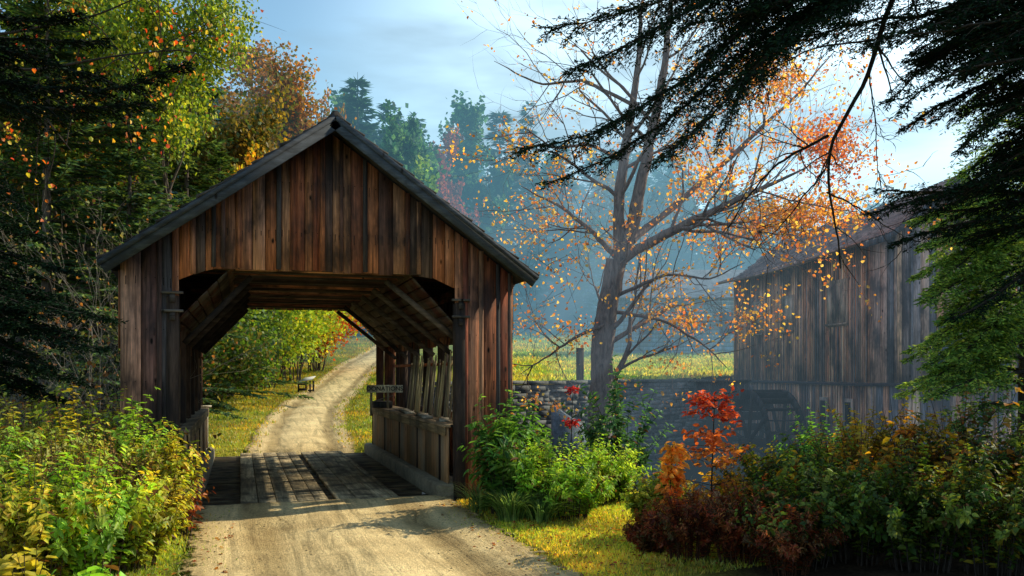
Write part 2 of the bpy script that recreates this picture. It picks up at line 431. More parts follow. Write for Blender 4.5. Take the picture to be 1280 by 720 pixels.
# far gable
b = B(); plank_wall(b, IL, IR, Y1, lambda x: 2.97-max(0, .62-min(x-IL, IR-x))**1.5*1.15, lambda x: roofz(x)-RUF, .1, .2, .9, faceout=-1, batten=.2)
plank_wall(b, XL, IL, Y1, 0, lambda x: roofz(x)-RUF, .14, .26, .9, batten=.3); plank_wall(b, IR, XR, Y1, 0, lambda x: roofz(x)-RUF, .14, .26, .9, batten=.3)
b.build('gable_siding', M['siding'], bridge)
# side walls, inner and outer skins; open band between 1.0 and 2.02 on the right and on the left
b = B()
plank_wall(b, Y0+.06, Y1-.06, XR, 2.28, EZ-.03, .14, .25, .9, along='y', faceout=1)
b.build('side_siding', M['siding'], bridge); b = B()
plank_wall(b, Y0+.06, Y1-.06, XR, -.25, 1.0, .14, .25, .9, along='y', faceout=1)
b.build('side_siding', M['siding'], bridge)
b = B()
plank_wall(b, Y0+.06, Y1-.06, XL, 1.98, EZ-.03, .14, .25, .9, along='y', faceout=-1)
b.build('side_siding', M['siding'], bridge); b = B()
plank_wall(b, Y0+.06, Y1-.06, XL, -.25, 1.0, .14, .25, .9, along='y', faceout=-1)
b.build('side_siding', M['siding'], bridge)
# bents: posts, tie beams, knee braces
bents = np.linspace(Y0+.45, Y1-.35, 6)
for k, y in enumerate(bents):
    for s, xi, xo in ((-1, IL, XL), (1, IR, XR)):
        b = B(); x = xi + (.52 if s > 0 else -.10)
        b.box(x-.08, x+.08, y-.08, y+.08, -.05, 3.0, lin('5a4638')*rng.uniform(.8, 1.2)); b.build('post', M['beam'], bridge)
        b = B(); b.bar((xi - s*.03 if s < 0 else xi+.36, y, 2.06 if s < 0 else 1.98), (xi - s*.84, y, 2.93), .07, .05, lin('4a4038' if s < 0 else '766a5e')*rng.uniform(.8, 1.2), up=(0, 1, 0)); b.build('knee_brace', M['beam_x'], bridge)  # right braces paler, left darker: their lit look is put into the colour
    b = B(); b.box(XL+.08, XR-.08, y-.09, y+.09, 2.98, 3.2, lin('4e4034')*rng.uniform(.8, 1.2)); b.build('tie_beam', M['beam_x'], bridge)
# closely set ceiling joists
b = B(); y = Y0+.12
while y < Y1-.1:
    b.box(IL-.1, IR+.1, y, y+.055, 3.0+rng.uniform(-.02, .02), 3.13, wcol(.75)); y += .23
b.build('ceiling_joists', M['beam_x'], bridge)
b = B()
for i in range(16):
    xa = IL-.1+(IR-IL+.2)*i/16; xb = IL-.1+(IR-IL+.2)*(i+1)/16-.008
    b.box(xa, xb, Y0+.06, Y1-.06, 3.135, 3.16, wcol(.5))
b.build('ceiling_boards', M['plank'], bridge)
# sloped lattice boards above each side (the panel between the knee braces)
for s, xi in ((-1, IL), (1, IR)):
    b = B()
    for i in range(7):
        t = i/7; xa = xi + s*.06 - s*.80*t; za = 2.13+.85*t; t2 = t+.13; xb = xi+s*.06-s*.80*t2; zb_ = 2.13+.85*t2
        b.bar(((xa+xb)/2+s*.07, Y0+.06, (za+zb_)/2+.09), ((xa+xb)/2+s*.07, Y1-.15, (za+zb_)/2+.09), .152, .02, wcol(.12), up=(s*.72, 0, .69))
    b.build('slanted_lining', M['plank'], bridge)
# truss diagonals
for s, x in ((-1, IL-.22), (1, IR+.46)):
    for k in range(5):
        b = B(); ya, yb = bents[k], bents[k+1]
        if s > 0: continue
        b.bar((x, ya, .1 if k < 3 else 2.8), (x, yb, 2.8 if k < 3 else .1), .12, .14, wcol(.9)); b.build('truss_diagonal', M['beam'], bridge)
    b = B(); b.box(x-.08, x+.08, Y0+.08, Y1-.08, 2.78, 2.96, wcol(.9)); b.build('top_chord', M['plank'], bridge)
# upper inner wall panel behind pickets (right) and left
b = B(); plank_wall(b, Y0+.1, Y1-.1, IR+.38, 2.12, 2.78, .14, .24, .55, along='y', faceout=-1, batten=.2); b.build('inner_siding', M['siding'], bridge)
b = B(); plank_wall(b, Y0+1.2, Y1-.1, IL-.12, 1.95, 2.78, .14, .24, .9, along='y', faceout=1, batten=.2); b.build('inner_siding', M['siding'], bridge)
# counters (knee walls with a shelf)
for s, xi in ((-1, IL), (1, IR)):
    b = B(); plank_wall(b, Y0+.12, Y1-.02, xi-s*.04, .2, .94, 1.3, 1.8, .8, [lin('b08a64')*1.2, lin('a07a58')*1.2, lin('bc9a74')*1.2], along='y', faceout=-s, batten=0); b.build('knee_wall', M['pale'], bridge)
    for q in range(5):
        b = B(); yy = Y0+.5+q*1.55; b.box(min(xi-s*.07, xi-s*.085), max(xi-s*.07, xi-s*.085), yy, yy+.07, .2, .93, lin('3a2c22')); b.build('wall_batten', M['beam'], bridge)
    b = B(); x1, x2 = xi-s*.12, xi+s*.36
    for q in range(3):
        xa = min(x1, x2)+q*.16; b.box(xa, xa+.155, Y0+.1, Y1+.04, .95+rng.uniform(0, .006), .995, lin('9a8468')*rng.uniform(.8, 1.1))
    b.box(min(xi-s*.09, xi-s*.115), max(xi-s*.09, xi-s*.115), Y0+.1, Y1+.02, .84, .948, lin('8c7858'))
    bevel(b.build('shelf', M['plank'], bridge), .006)
    b = B(); b.box(min(xi+s*.2, xi-s*.22), max(xi+s*.2, xi-s*.22), Y0+.04, Y1+.18, -.12, .2, lin('9a9078')*.8); bevel(b.build('sill', M['stone'], bridge), .03)
# end board of left shelf, sunlight put into its bright colour
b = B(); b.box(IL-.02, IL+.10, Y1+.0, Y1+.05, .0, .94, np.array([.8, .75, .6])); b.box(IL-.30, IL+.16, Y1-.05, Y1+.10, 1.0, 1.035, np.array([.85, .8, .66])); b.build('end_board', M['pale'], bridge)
# rail along open side, slats leaning
b = B(); b.box(IR+.34, IR+.42, Y0+.1, Y1-.1, 1.80, 1.85, wcol(.9)); b.build('rail', M['plank'], bridge)
pk = empty('picket_row', (IR+.3, 13.8, 1.0), 'row of leaning weathered pickets standing on the right-hand shelf inside the bridge', 'pickets')
y = Y0+.35
while y < Y1-2.3:
    w = rng.uniform(.035, .075); ln = rng.uniform(.80, .98); lean = rng.uniform(-.09, .06); x = IR+.30+rng.uniform(-.03, .02)
    b = B(); cc = [lin('c8b488'), lin('a8987c'), lin('807460'), lin('d8c898')][rng.integers(4)]*1.1
    b.bar((x-.08, y, 1.0), (x, y+lean, 1.0+ln), .022, w, cc, up=(0, 1, 0))
    b.bar((x-.0, y+lean, 1.0+ln-.005), (x+.002, y+lean*1.06, 1.0+ln+.06), .02, w*.45, cc*.8, up=(0, 1, 0))
    b.build('picket', M['pale'], pk)
    y += w + rng.uniform(.05, .15)
# planks lying on the shelf
for k, (ya, yb, x) in enumerate(((12.4, 13.6, IR+.02), (13.9, 15.2, IR+.04), (11.5, 12.1, IR+.06))):
    b = B(); b.bar((x-.05, ya, 1.016), (x+.08, yb, 1.016), .14, .03, lin('b8b0a0')); o = b.build('loose_board', M['pale'])
    tag(o, ['pale loose board on the right shelf, middle one of three', 'pale loose board on the right shelf, nearest to the donations sign', 'short pale board on the right shelf close to the portal post'][k], 'board')
# floor
b = B(); y = Y0-.12
while y < Y1+.12:
    w = rng.uniform(.18, .26); b.box(XL+.1, XR-.1, y, y+w-.008, -.12+rng.uniform(-.006, 0), -.012, wcol(.9, [lin('8e8064'), lin('9c8a6c'), lin('7e7058')])); y += w
b.build('deck', M['beam_x'], bridge)
for xa, xb in ((.0, 1.1), (1.2, 2.02)):
    b = B(); x = xa
    while x < xb-.02:
        w = min(rng.uniform(.2, .3), xb-x)
        ye = 0
        yy = Y0-.3
        while yy < Y1+.25:
            l = rng.uniform(2.6, 3.8); y2 = min(yy+l, Y1+.25)
            b.box(x+.004, x+w-.004, yy+.004, y2-.004, -.004, .042+rng.uniform(-.004, .006), lin('d0bc94')*rng.uniform(.6, 1.1)); yy = y2
        x += w
    bevel(b.build('runner', M['plank'], bridge), .006)
# abutments
for ya, yb in ((Y0-.25, Y0+1.3), (Y1-1.2, Y1+.3)):
    b = B(); z = -2.2
    while z < -.16:
        h = rng.uniform(.2, .32); x = XL-.5
        while x < XR+.5:
            w = rng.uniform(.35, .7); b.box(x, x+w-.02, ya+rng.uniform(0, .05), yb-rng.uniform(0, .05), z, min(z+h, -.14)-.015, lin('777a78')*rng.uniform(.4, .9)); x += w
        z += h
    b.build('abutment', M['stone'], bridge)
for x in (XL+.3, 1.1, XR-.3):
    b = B(); b.box(x-.13, x+.13, Y0+.0, Y1-.0, -.42, -.13, lin('4a3c30')); b.build('stringer', M['plank'], bridge)
# roof
OV = .5
roof = None
for s in (-1, 1):
    b = B(); n = 17
    ya, yb = Y0-OV, Y1+OV
    xe = XC + s*2.58
    p0 = np.array([xe, EZ-.02]); p1 = np.array([XC, AZ])
    dirv = (p1-p0); ln = np.linalg.norm(dirv); dirv /= ln; nrm = np.array([-dirv[1]*-s*-1, 0])
    nv = np.array([dirv[1], -dirv[0]])*s; 
    if nv[1] < 0: nv = -nv
    # sheathing
    a = p0; c_ = p1
    b.prism([tuple(a), tuple(c_), tuple(c_+nv*.03), tuple(a+nv*.03)], ya, yb, (.5, .45, .4))
    if roof is None: roof = b.build('roof', M['shingle'], bridge)
    else:
        roof2 = b.build('roof', M['shingle'], bridge)
    cur = roof if s == -1 else roof2
    b = B()
    for i in range(n):
        t0 = i/n*ln; t1 = (i+1)/n*ln+.04
        y = ya-.03-rng.uniform(0, .05)
        while y < yb+.03:
            w = rng.uniform(.14, .3); y2 = min(y+w, yb+.03)
            q0 = p0+dirv*(t0-.02+rng.uniform(-.03, .025)); q1 = p0+dirv*min(t1, ln+.01)
            b.prism([tuple(q0+nv*.045), tuple(q1+nv*.032), tuple(q1+nv*.040), tuple(q0+nv*(.058+rng.uniform(0, .022)))], y, y2-.004, np.full(3, rng.uniform(.6, 1.3)))
            y = y2
    b.build('shingles', M['shingle'], cur)
    b = B()
    q0 = p0-dirv*.03; q1 = p1
    for yy in (ya-.04, yb+.005):
        if yy > ya: b.build('rake_board', M['grey'], cur); b = B()
        b.prism([tuple(q0-nv*.118), tuple(q1-nv*.118+np.array([0, 0])), tuple(q1+nv*.028), tuple(q0+nv*.028)], yy, yy+.034, lin('4e5660'))
    b.build('rake_board', M['grey'], cur); b = B()
    b.prism([tuple(q0-nv*.02), tuple(q1-nv*.02), tuple(q1+nv*.036), tuple(q0+nv*.036)], ya-.065, ya-.043, lin('4a5058'))
    b.build('rake_trim', M['grey'], cur)
    b = B()
    yy = Y0+.3
    while yy < Y1:
        b.prism([tuple(p0-nv*.12), tuple(p1-nv*.12), tuple(p1-nv*.004), tuple(p0-nv*.004)], yy, yy+.07, lin('4a3c32')); yy += .6
    b.build('rafter', M['beam_x'], cur)
b = B(); b.prism([(XC-.12, AZ-.035), (XC+.12, AZ-.035), (XC+.03, AZ+.085), (XC-.03, AZ+.085)], Y0-OV-.06, Y1+OV, (.5, .5, .5)); b.build('ridge_cap', M['shingle'], bridge)

# donations sign
def text_obj(body, size, loc, rot, mat_, parent, name='lettering', ext=.002):
    cu = bpy.data.curves.new(name, 'FONT'); cu.body = body; cu.size = size; cu.extrude = ext; cu.align_x = 'CENTER'; cu.align_y = 'CENTER'
    cu.offset = .0012
    cu.materials.append(mat_); o = bpy.data.objects.new(name, cu); C.objects.link(o); o.parent = parent
    o.location = loc; o.rotation_euler = rot
    bpy.context.view_layer.update(); me = bpy.data.meshes.new_from_object(o.evaluated_get(bpy.context.evaluated_depsgraph_get()))
    m2 = bpy.data.objects.new(name, me); C.objects.link(m2); m2.parent = parent; m2.location = loc; m2.rotation_euler = rot
    bpy.data.objects.remove(o); m2.name = name; return m2
sp_ = W(481, 486, 16.2)
sign = empty('donations_sign', sp_, 'pale wooden board reading DONATIONS at the far end of the right shelf', 'sign')
yaw = -R(8)
b = B(); hw = .345
ax = np.array([math.cos(yaw), math.sin(yaw), 0]); ay = np.array([-math.sin(yaw), math.cos(yaw), 0])
b.bar(sp_-ax*hw, sp_+ax*hw, .025, .145, lin('efe4c4')); bevel(b.build('board', M['pale'], sign), .004)
to = text_obj('DONATIONS', .118, tuple(-ay*.017), (R(90), 0, yaw), M['ink'], sign)
b = B()
for s in (-.26, .06): b.bar(sp_+ax*s+ay*.03+np.array([0, 0, -.52+(0 if s < 0 else .1)]), sp_+ax*s+ay*.03+np.array([0, 0, .05]), .04, .03, lin('8a7c60'), up=(0, 1, 0))
b.build('support', M['pale'], sign)
q = W(480, 500, 16.4); q[2] = 1.0
b = B(); b.box(q[0]-.2, q[0]+.15, q[1]-.1, q[1]+.25, 1.001, 1.13, lin('3c3c3a')); b.bar(q+np.array([-.2, -.11, .14]), q+np.array([.16, -.11, .24]), .02, .02, lin('80786a')); o = bevel(b.build('box', M['beam'], None), .005)
tag(o, 'small dark wooden collection box on the shelf under the donations sign', 'box')
# notice on the left far post
q = W(246, 488, 16.6)
b = B(); b.box(q[0]-.085, q[0]+.085, q[1]-.012, q[1], q[2]-.11, q[2]+.11, lin('9a927c')); tag(b.build('notice', M['pale']), 'small blank pale notice board on the left wall by the far portal', 'notice')
b = B(); x = IL-.17; b.box(x-.12, x+.16, 16.65, 16.71, .99, 1.95, lin('8a6a50')); b.box(x-.34, x-.125, 16.66, 16.70, .99, 1.95, lin('70301e')); b.build('inner_panel', M['siding'], bridge)
q = W(530, 617, 11.6); q[2] = .012
b = B(); b.add([q+np.array([-.035, -.02, .0]), q+np.array([.03, -.025, .012]), q+np.array([.04, .025, .0]), q+np.array([-.02, .03, .03])], [(0, 1, 2, 3)], (1, 1, 1)); tag(b.build('paper_scrap', M['white']), 'tiny crumpled white paper scrap on the shaded bridge deck', 'litter')

# ------------------------------------------------------------------ THE MILL
mc = rd(8.53, 20.0); md = rd(7.49, 28.3); ul = (md-mc); LL = np.linalg.norm(ul); ul /= LL       # along long wall, away
ug = np.array([ul[1], -ul[0], 0])                                                                 # along gable, right
if np.dot(ug, rd(1, 0)) < 0: ug = -ug
ME, MB_, MW = 4.78, 1.42, 4.2
mill = empty('water_mill', mc, 'large weathered grey-brown plank mill with a sagging pinkish shingle roof', 'mill')
def to_mill(v):
    v = np.asarray(v, float); return mc + v[:, :1]*ug + v[:, 1:2]*ul + np.array([0, 0, 1])*v[:, 2:3]
class MBuf(B):
    def add(s, v, f, c): B.add(s, to_mill(np.asarray(v, float).reshape(-1, 3)), f, c)
MW_ = [3.2*lin(h) for h in ('94786a', '8a6c60', 'b08a6e', '746664', 'b89880', '605c60', 'a87860')]
def mroof(x):       # curved eave (bell-cast) profile, x across the gable
    u = MW/2-abs(x-MW/2); return ME + .02 + .35*u + .38*np.clip(u-.25, 0, 9) + .08*np.clip(u-.9, 0, 9)
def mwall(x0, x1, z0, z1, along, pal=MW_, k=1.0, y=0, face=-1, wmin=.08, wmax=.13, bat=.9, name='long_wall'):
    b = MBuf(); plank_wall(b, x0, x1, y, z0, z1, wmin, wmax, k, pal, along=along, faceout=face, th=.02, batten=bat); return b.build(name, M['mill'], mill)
mwall(0, LL, MB_+.02, ME+.05, 'y', name='long_wall')
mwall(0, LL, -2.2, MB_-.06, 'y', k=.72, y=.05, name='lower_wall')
mwall(-.02, MW, MB_+.02, lambda x: mroof(x)-.05, 'x', wmin=.16, wmax=.26, bat=.5, k=.95, name='gable_wall')
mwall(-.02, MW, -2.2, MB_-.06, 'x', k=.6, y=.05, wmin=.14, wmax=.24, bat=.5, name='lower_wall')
mwall(-.02, MW, MB_-1, lambda x: mroof(x)-.05, 'x', y=LL, face=1, wmin=.2, wmax=.3, bat=0, name='gable_wall')
b = MBuf(); b.box(-.05, MW, -.055, .02, MB_-.05, MB_+.015, lin('555058')); b.box(-.055, .02, -.052, LL, MB_-.05, MB_+.017, lin('555058')); b.build('band_board', M['mill'], mill)
b = MBuf(); b.box(MW, MW+.05, 0, LL, -2, ME, lin('555058')); b.build('rear_wall', M['mill'], mill)
# windows with shutters on the long wall, and small openings low down
def mwin(y0, y1, z0, z1, kind):
    f = MBuf(); X = -.066
    f.box(X-.02, X+.02, y0-.08, y1+.08, z0-.09, z1+.09, lin('a8988c')*1.6); f.box(X-.07, X-.0205, y0-.1, y1+.1, z0-.06, z0-.012, lin('a8988c')*1.5); fr = f.build('window', M['mill'], mill)
    g = MBuf(); n = 4
    for i in range(n):
        ya = y0+(y1-y0)*i/n; yb = y0+(y1-y0)*(i+1)/n-.012; g.box(X-.04, X-.021, ya, yb, z0, z1, lin('a4948a')*2.0*rng.uniform(.8, 1.1) if kind else np.array([.012]*3))
    g.build('shutter' if kind else 'pane', M['mill'] if kind else M['blackhole'], fr)
mwin(1.0, 1.85, 2.95, 3.95, 1); mwin(3.9, 4.5, 2.9, 3.8, 1); mwin(6.0, 6.5, 2.9, 3.8, 1)
mwin(.75, 1.0, .35, .95, 0); mwin(2.0, 2.25, .35, .95, 0)
b = MBuf(); b.box(1.7, 3.6, -.075, -.045, MB_+.02, 2.8, lin('4c5660')*2); b.box(1.7, 3.6, -.08, -.045, 2.82, 2.9, lin('555058')*2); b.build('door', M['mill'], mill)
# mill roof
rf = None
for s in (0, 1):
    prof = np.linspace(-.45, MW/2, 22)
    b = MBuf()
    xs_ = prof if s == 0 else MW-prof
    zs_ = np.array([ME+.02-.3*.45*0 + (mroof(0) - ME - .02) + (.30*u if u < 0 else float(mroof(u))-ME-.02) for u in prof]) 
    sag = lambda y: -.10*math.sin(math.pi*y/LL)
    ny = 14; ys_ = np.linspace(-.4, LL+.35, ny)
    v = []; 
    for th_ in (0, .05):
        for y in ys_:
            for x, z in zip(xs_, zs_): v.append((x, y, z+th_+sag(max(0, min(LL, y)))))
    v = np.array(v); n1 = len(xs_)
    i = np.arange(ny-1)[:, None]*n1; j = np.arange(n1-1)[None, :]
    f = np.stack([i+j, i+j+1, i+n1+j+1, i+n1+j], -1).reshape(-1, 4)
    off = ny*n1
    edge = [(a, a+1, a+1+off, a+off) for a in range(n1-1)] + [(a*n1, (a+1)*n1, (a+1)*n1+off, a*n1+off) for a in range(ny-1)]
    b.add(v, np.concatenate([f, f+off, np.array(edge)]), (.6, .6, .6)); rr_ = b.build('roof', M['millroof'], mill)
    b = MBuf()
    for k in range(30):
        u0 = -.47+(MW/2+.45)*k/30; u1 = u0+(MW/2+.45)/30+.06
        zz = lambda u: (.30*u if u < 0 else float(mroof(min(u, MW/2)))-ME-.02)+ME+.02
        y = -.42
        while y < LL+.35:
            w = rng.uniform(.14, .3); y2 = y+w
            X0, X1 = (u0, u1) if s == 0 else (MW-u0, MW-u1)
            lift = .085+rng.uniform(0, .015)
            sg = sag(max(0, min(LL, y)))
            vv = [(X0, y, zz(u0)+lift+sg), (X1, y, zz(u1)+.055+sg), (X1, y2-.01, zz(u1)+.055+sg), (X0, y2-.01, zz(u0)+lift+sg),
                  (X0, y, zz(u0)+.05+sg), (X0, y2-.01, zz(u0)+.05+sg)]
            b.add(vv, [(0, 1, 2, 3), (4, 0, 3, 5)], np.full(3, rng.uniform(.55, 1.35))); y = y2
    b.build('shingles', M['millroof'], rr_)
b = MBuf()
for k in range(14):
    for s in (0, 1):
        u0 = -.46+(MW/2+.46)*k/14; u1 = -.46+(MW/2+.46)*(k+1)/14
        zz = lambda u: (.30*u if u < 0 else float(mroof(min(u, MW/2)))-ME-.02)+ME+.02
        X0, X1 = (u0, u1) if s == 0 else (MW-u0, MW-u1)
        b.add([(X0, -.43, zz(u0)-.10), (X1, -.43, zz(u1)-.10), (X1, -.43, zz(u1)+.06), (X0, -.43, zz(u0)+.06), (X0, -.40, zz(u0)-.10), (X1, -.40, zz(u1)-.10), (X1, -.40, zz(u1)+.06), (X0, -.40, zz(u0)+.06)], [(0, 1, 2, 3), (7, 6, 5, 4), (0, 4, 5, 1), (1, 5, 6, 2), (2, 6, 7, 3), (3, 7, 4, 0)], lin('6a6870'))
b.build('rake_board', M['mill'], mill)

# water wheel beside the long wall
wy, wx, wr, wz = 4.0, -.85, 1.5, -.30
wc = to_mill(np.array([[wx, wy, wz]]))[0]
wheel = bpy.data.objects.new('water_wheel', None); C.objects.link(wheel); wheel.parent = mill; wheel.location = tuple(wc-mc); wheel['label'] = 'dark mossy wooden water wheel'
DW = [lin('3a3a3c'), lin('2c2e32'), lin('46443f')]
b = MBuf(); n = 40
for side in (-.5, .5):
    for i in range(n):
        a0, a1 = 2*math.pi*i/n, 2*math.pi*(i+1)/n
        vv = []
        for xx in (wx+side-.03, wx+side+.03):
            for rr, a in ((wr-.22, a0), (wr, a0), (wr, a1), (wr-.22, a1)): vv.append((xx, wy+rr*math.cos(a), wz+rr*math.sin(a)))
        b.add(vv, [(0, 1, 2, 3), (7, 6, 5, 4), (0, 4, 5, 1), (1, 5, 6, 2), (2, 6, 7, 3), (3, 7, 4, 0)], DW[i % 3]*rng.uniform(.8, 1.3))
b.build('rim', M['mill'], wheel)
b = MBuf()
for i in range(24):
    a = 2*math.pi*i/24
    b.bar((wx-.47, wy+(wr-.12)*math.cos(a), wz+(wr-.12)*math.sin(a)), (wx+.47, wy+(wr-.12)*math.cos(a), wz+(wr-.12)*math.sin(a)), .03, .26, DW[i % 3], up=(0, math.cos(a+.5), math.sin(a+.5)))
b.build('paddles', M['mill'], wheel)
for i in range(8):
    a = 2*math.pi*i/8+.2
    b = MBuf()
    for side in (-.5, .5): b.bar((wx+side, wy, wz), (wx+side, wy+(wr-.1)*math.cos(a), wz+(wr-.1)*math.sin(a)), .09, .07, DW[i % 3], up=(1, 0, 0))
    b.build('spoke', M['mill'], wheel)
b = MBuf(); b.tube([(wx-.75, wy, wz), (-.05, wy, wz)], .13, 10, DW[0]); b.build('axle', M['iron'], wheel)

# dam wall of dry stone
wa = np.array([3.95, 18.1, 0]); wb = md + ul*0 + np.array([-.1, .25, 0]); wb[2] = 0
t = (wb-wa); WL = np.linalg.norm(t); t /= WL; nn = np.array([t[1], -t[0], 0])
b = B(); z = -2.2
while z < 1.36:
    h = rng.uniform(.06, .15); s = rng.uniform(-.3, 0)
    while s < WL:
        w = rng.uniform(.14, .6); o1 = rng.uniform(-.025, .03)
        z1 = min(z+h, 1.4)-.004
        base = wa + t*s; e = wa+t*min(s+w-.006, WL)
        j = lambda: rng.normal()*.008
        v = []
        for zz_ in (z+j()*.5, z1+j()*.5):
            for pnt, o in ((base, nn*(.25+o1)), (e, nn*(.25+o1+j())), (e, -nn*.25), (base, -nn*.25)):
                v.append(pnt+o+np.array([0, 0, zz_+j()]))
        b.add(v, [(3, 2, 1, 0), (4, 5, 6, 7), (0, 1, 5, 4), (1, 2, 6, 5), (2, 3, 7, 6), (3, 0, 4, 7)], lin('7a8084')*rng.uniform(.5, 1.1)*(.6+1.5*min(1, max(0, s/WL)))); s += w  # light put into stone colour: darker at the bridge end, paler towards the mill
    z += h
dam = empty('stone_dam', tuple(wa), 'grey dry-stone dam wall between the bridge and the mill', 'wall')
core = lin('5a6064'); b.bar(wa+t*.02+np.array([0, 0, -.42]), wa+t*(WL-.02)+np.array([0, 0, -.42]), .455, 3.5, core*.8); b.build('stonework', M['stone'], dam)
b = B(); s = 0
while s < WL-.2:
    w = rng.uniform(.5, 1.0); p = wa+t*s; q = wa+t*min(s+w-.02, WL); b.bar(p+np.array([0, 0, 1.44]), q+np.array([0, 0, 1.44+rng.normal()*.008]), .58, .08, lin('747a7a')*rng.uniform(.7, 1.1)); s += w
b.build('capstones', M['stone'], dam)
# flume with slats carrying water to the wheel
fl = empty('wooden_flume', W(890, 490, 24.3), 'slatted grey wooden flume leading from the dam to the wheel', 'flume')
b = B(); fa = W(868, 487, 22.6); fb = W(935, 487, 24.6); fa[2] = fb[2] = 1.15
ft = (fb-fa)/np.linalg.norm(fb-fa); L_ = np.linalg.norm(fb-fa)
for i in range(22):
    p = fa+ft*L_*i/22; b.bar(p+np.array([0, 0, -.28]), p+ft*.10+np.array([0, 0, .28]), .07, .02, lin('6a6c6c')*rng.uniform(.6, 1.4), up=ft)
b.build('slats', M['mill'], fl)
b = B(); b.bar(fa-ft*.1+np.array([0, 0, .30]), fb+np.array([0, 0, .30]), .2, .05, lin('787a78')); b.bar(fa+np.array([0, .15, -.25]), fb+np.array([0, .15, -.25]), .5, .06, lin('4c5052')); b.build('trough', M['mill'], fl)
q = W(932, 490, 24.7)
b = B(); b.box(q[0]-.2, q[0]+.2, q[1]-.12, q[1]+.12, q[2]-.22, q[2]+.2, lin('9aa0aa')); tag(bevel(b.build('gate_box', M['mill']), .02), 'pale grey wooden sluice box at the wheel end of the flume', 'sluice box')
# leaning slab at the foot of the wall and fence post on the bank
q = W(712, 528, 18.9)
b = B(); b.add([q+np.array(v) for v in [(-.42, -.1, -.7), (.45, -.05, -.7), (.42, .15, -.1), (-.38, .1, .42), (-.42, .08, -.7), (.45, .12, -.7), (.40, .28, -.05), (-.36, .24, .40)]], [(0, 1, 2, 3), (7, 6, 5, 4), (0, 4, 5, 1), (1, 5, 6, 2), (2, 6, 7, 3), (3, 7, 4, 0)], lin('8090a0')); tag(bevel(b.build('stone_slab', M['stone']), .03), 'pale leaning stone slab against the foot of the dam left of the maple trunk', 'stone')
q = ground(725, 23.5)
b = B(); b.box(q[0]-.09, q[0]+.09, q[1]-.08, q[1]+.08, q[2]-.1, q[2]+.95, lin('6a6258')); b.box(q[0]-.1, q[0]+.1, q[1]-.09, q[1]+.09, q[2]+.951, q[2]+.98, lin('7a7268')); tag(bevel(b.build('fence_post', M['beam']), .015), 'single squat wooden post on the bank behind the dam', 'post')
# small roadside stand with white lid beyond the bridge
q = ground(383, 33)
st_ = empty('roadside_stand', q, 'little roadside stand with a slanted white lid on dark legs beside the far road', 'stand')
b = B(); ex = rd(1, 0); ey = rd(0, 1)
b.add([q+ex*a+ey*c_+np.array([0, 0, z_]) for a, c_, z_ in [(-.3, -.18, .36), (.26, -.18, .46), (.32, .2, .58), (-.1, .2, .52), (-.3, -.18, .39), (.26, -.18, .49), (.32, .2, .61), (-.1, .2, .55)]], [(3, 2, 1, 0), (4, 5, 6, 7), (0, 1, 5, 4), (1, 2, 6, 5), (2, 3, 7, 6), (3, 0, 4, 7)], (1, 1, 1)); b.build('lid', M['white'], st_)
for a, c_ in ((-.27, -.15), (.18, -.15), (.24, .15), (-.05, .15)):
    b = B(); b.bar(q+ex*a+ey*c_+np.array([0, 0, -.1]), q+ex*a+ey*c_+np.array([0, 0, .42]), .06, .06, lin('302c2a'), up=(0, 1, 0)); b.build('leg', M['beam'], st_)
b = B(); b.bar(q-ex*.24-ey*.16+np.array([0, 0, .08]), q+ex*.02-ey*.16+np.array([0, 0, .08]), .05, .1, lin('302c2a')); b.bar(q-ex*.24-ey*.16+np.array([0, 0, .28]), q-ex*.0-ey*.16+np.array([0, 0, .28]), .05, .06, lin('302c2a')); b.bar(q+ex*.1-ey*.16+np.array([0, 0, .05]), q+ex*.3-ey*.16+np.array([0, 0, .05]), .05, .05, lin('302c2a')); b.build('rail', M['beam'], st_)

# house in the haze beyond the dam
hq = ground(868, 52)
hs = empty('hazy_house', hq, 'pale blue clapboard house half lost in the mist left of the mill', 'house')
def hbox(b, r0, r1, d0, d1, z0, z1, c): 
    v = [hq + rd(r, d_, z) for z in (z0, z1) for d_ in (d0, d1) for r in (r0, r1)]
    b.add(v, [(0, 2, 3, 1), (4, 5, 7, 6), (0, 1, 5, 4), (2, 6, 7, 3), (0, 4, 6, 2), (1, 3, 7, 5)], c)
b = B()
for k in range(14): hbox(b, -4.6, 4.4, -.01*(k % 2)-.02, 5, k*.26, (k+1)*.26-.02, lin('8fa6b8')*(.95+.1*(k % 2)))
b.build('wall', M['pale'], hs)
b = B(); v = [hq+rd(r, d_, z) for r, d_, z in [(-5, -.6, 3.5), (4.8, -.6, 3.5), (4.8, 2.6, 5.6), (-5, 2.6, 5.6), (4.8, 5.8, 3.5), (-5, 5.8, 3.5)]]
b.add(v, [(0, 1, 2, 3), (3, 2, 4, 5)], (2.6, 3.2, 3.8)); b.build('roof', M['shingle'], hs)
for k in (-3, -.5, 2):
    b = B(); hbox(b, k-.45, k+.45, -.08, -.03, 1.3, 2.6, lin('303c48')); b.build('window', M['blackhole'], hs)

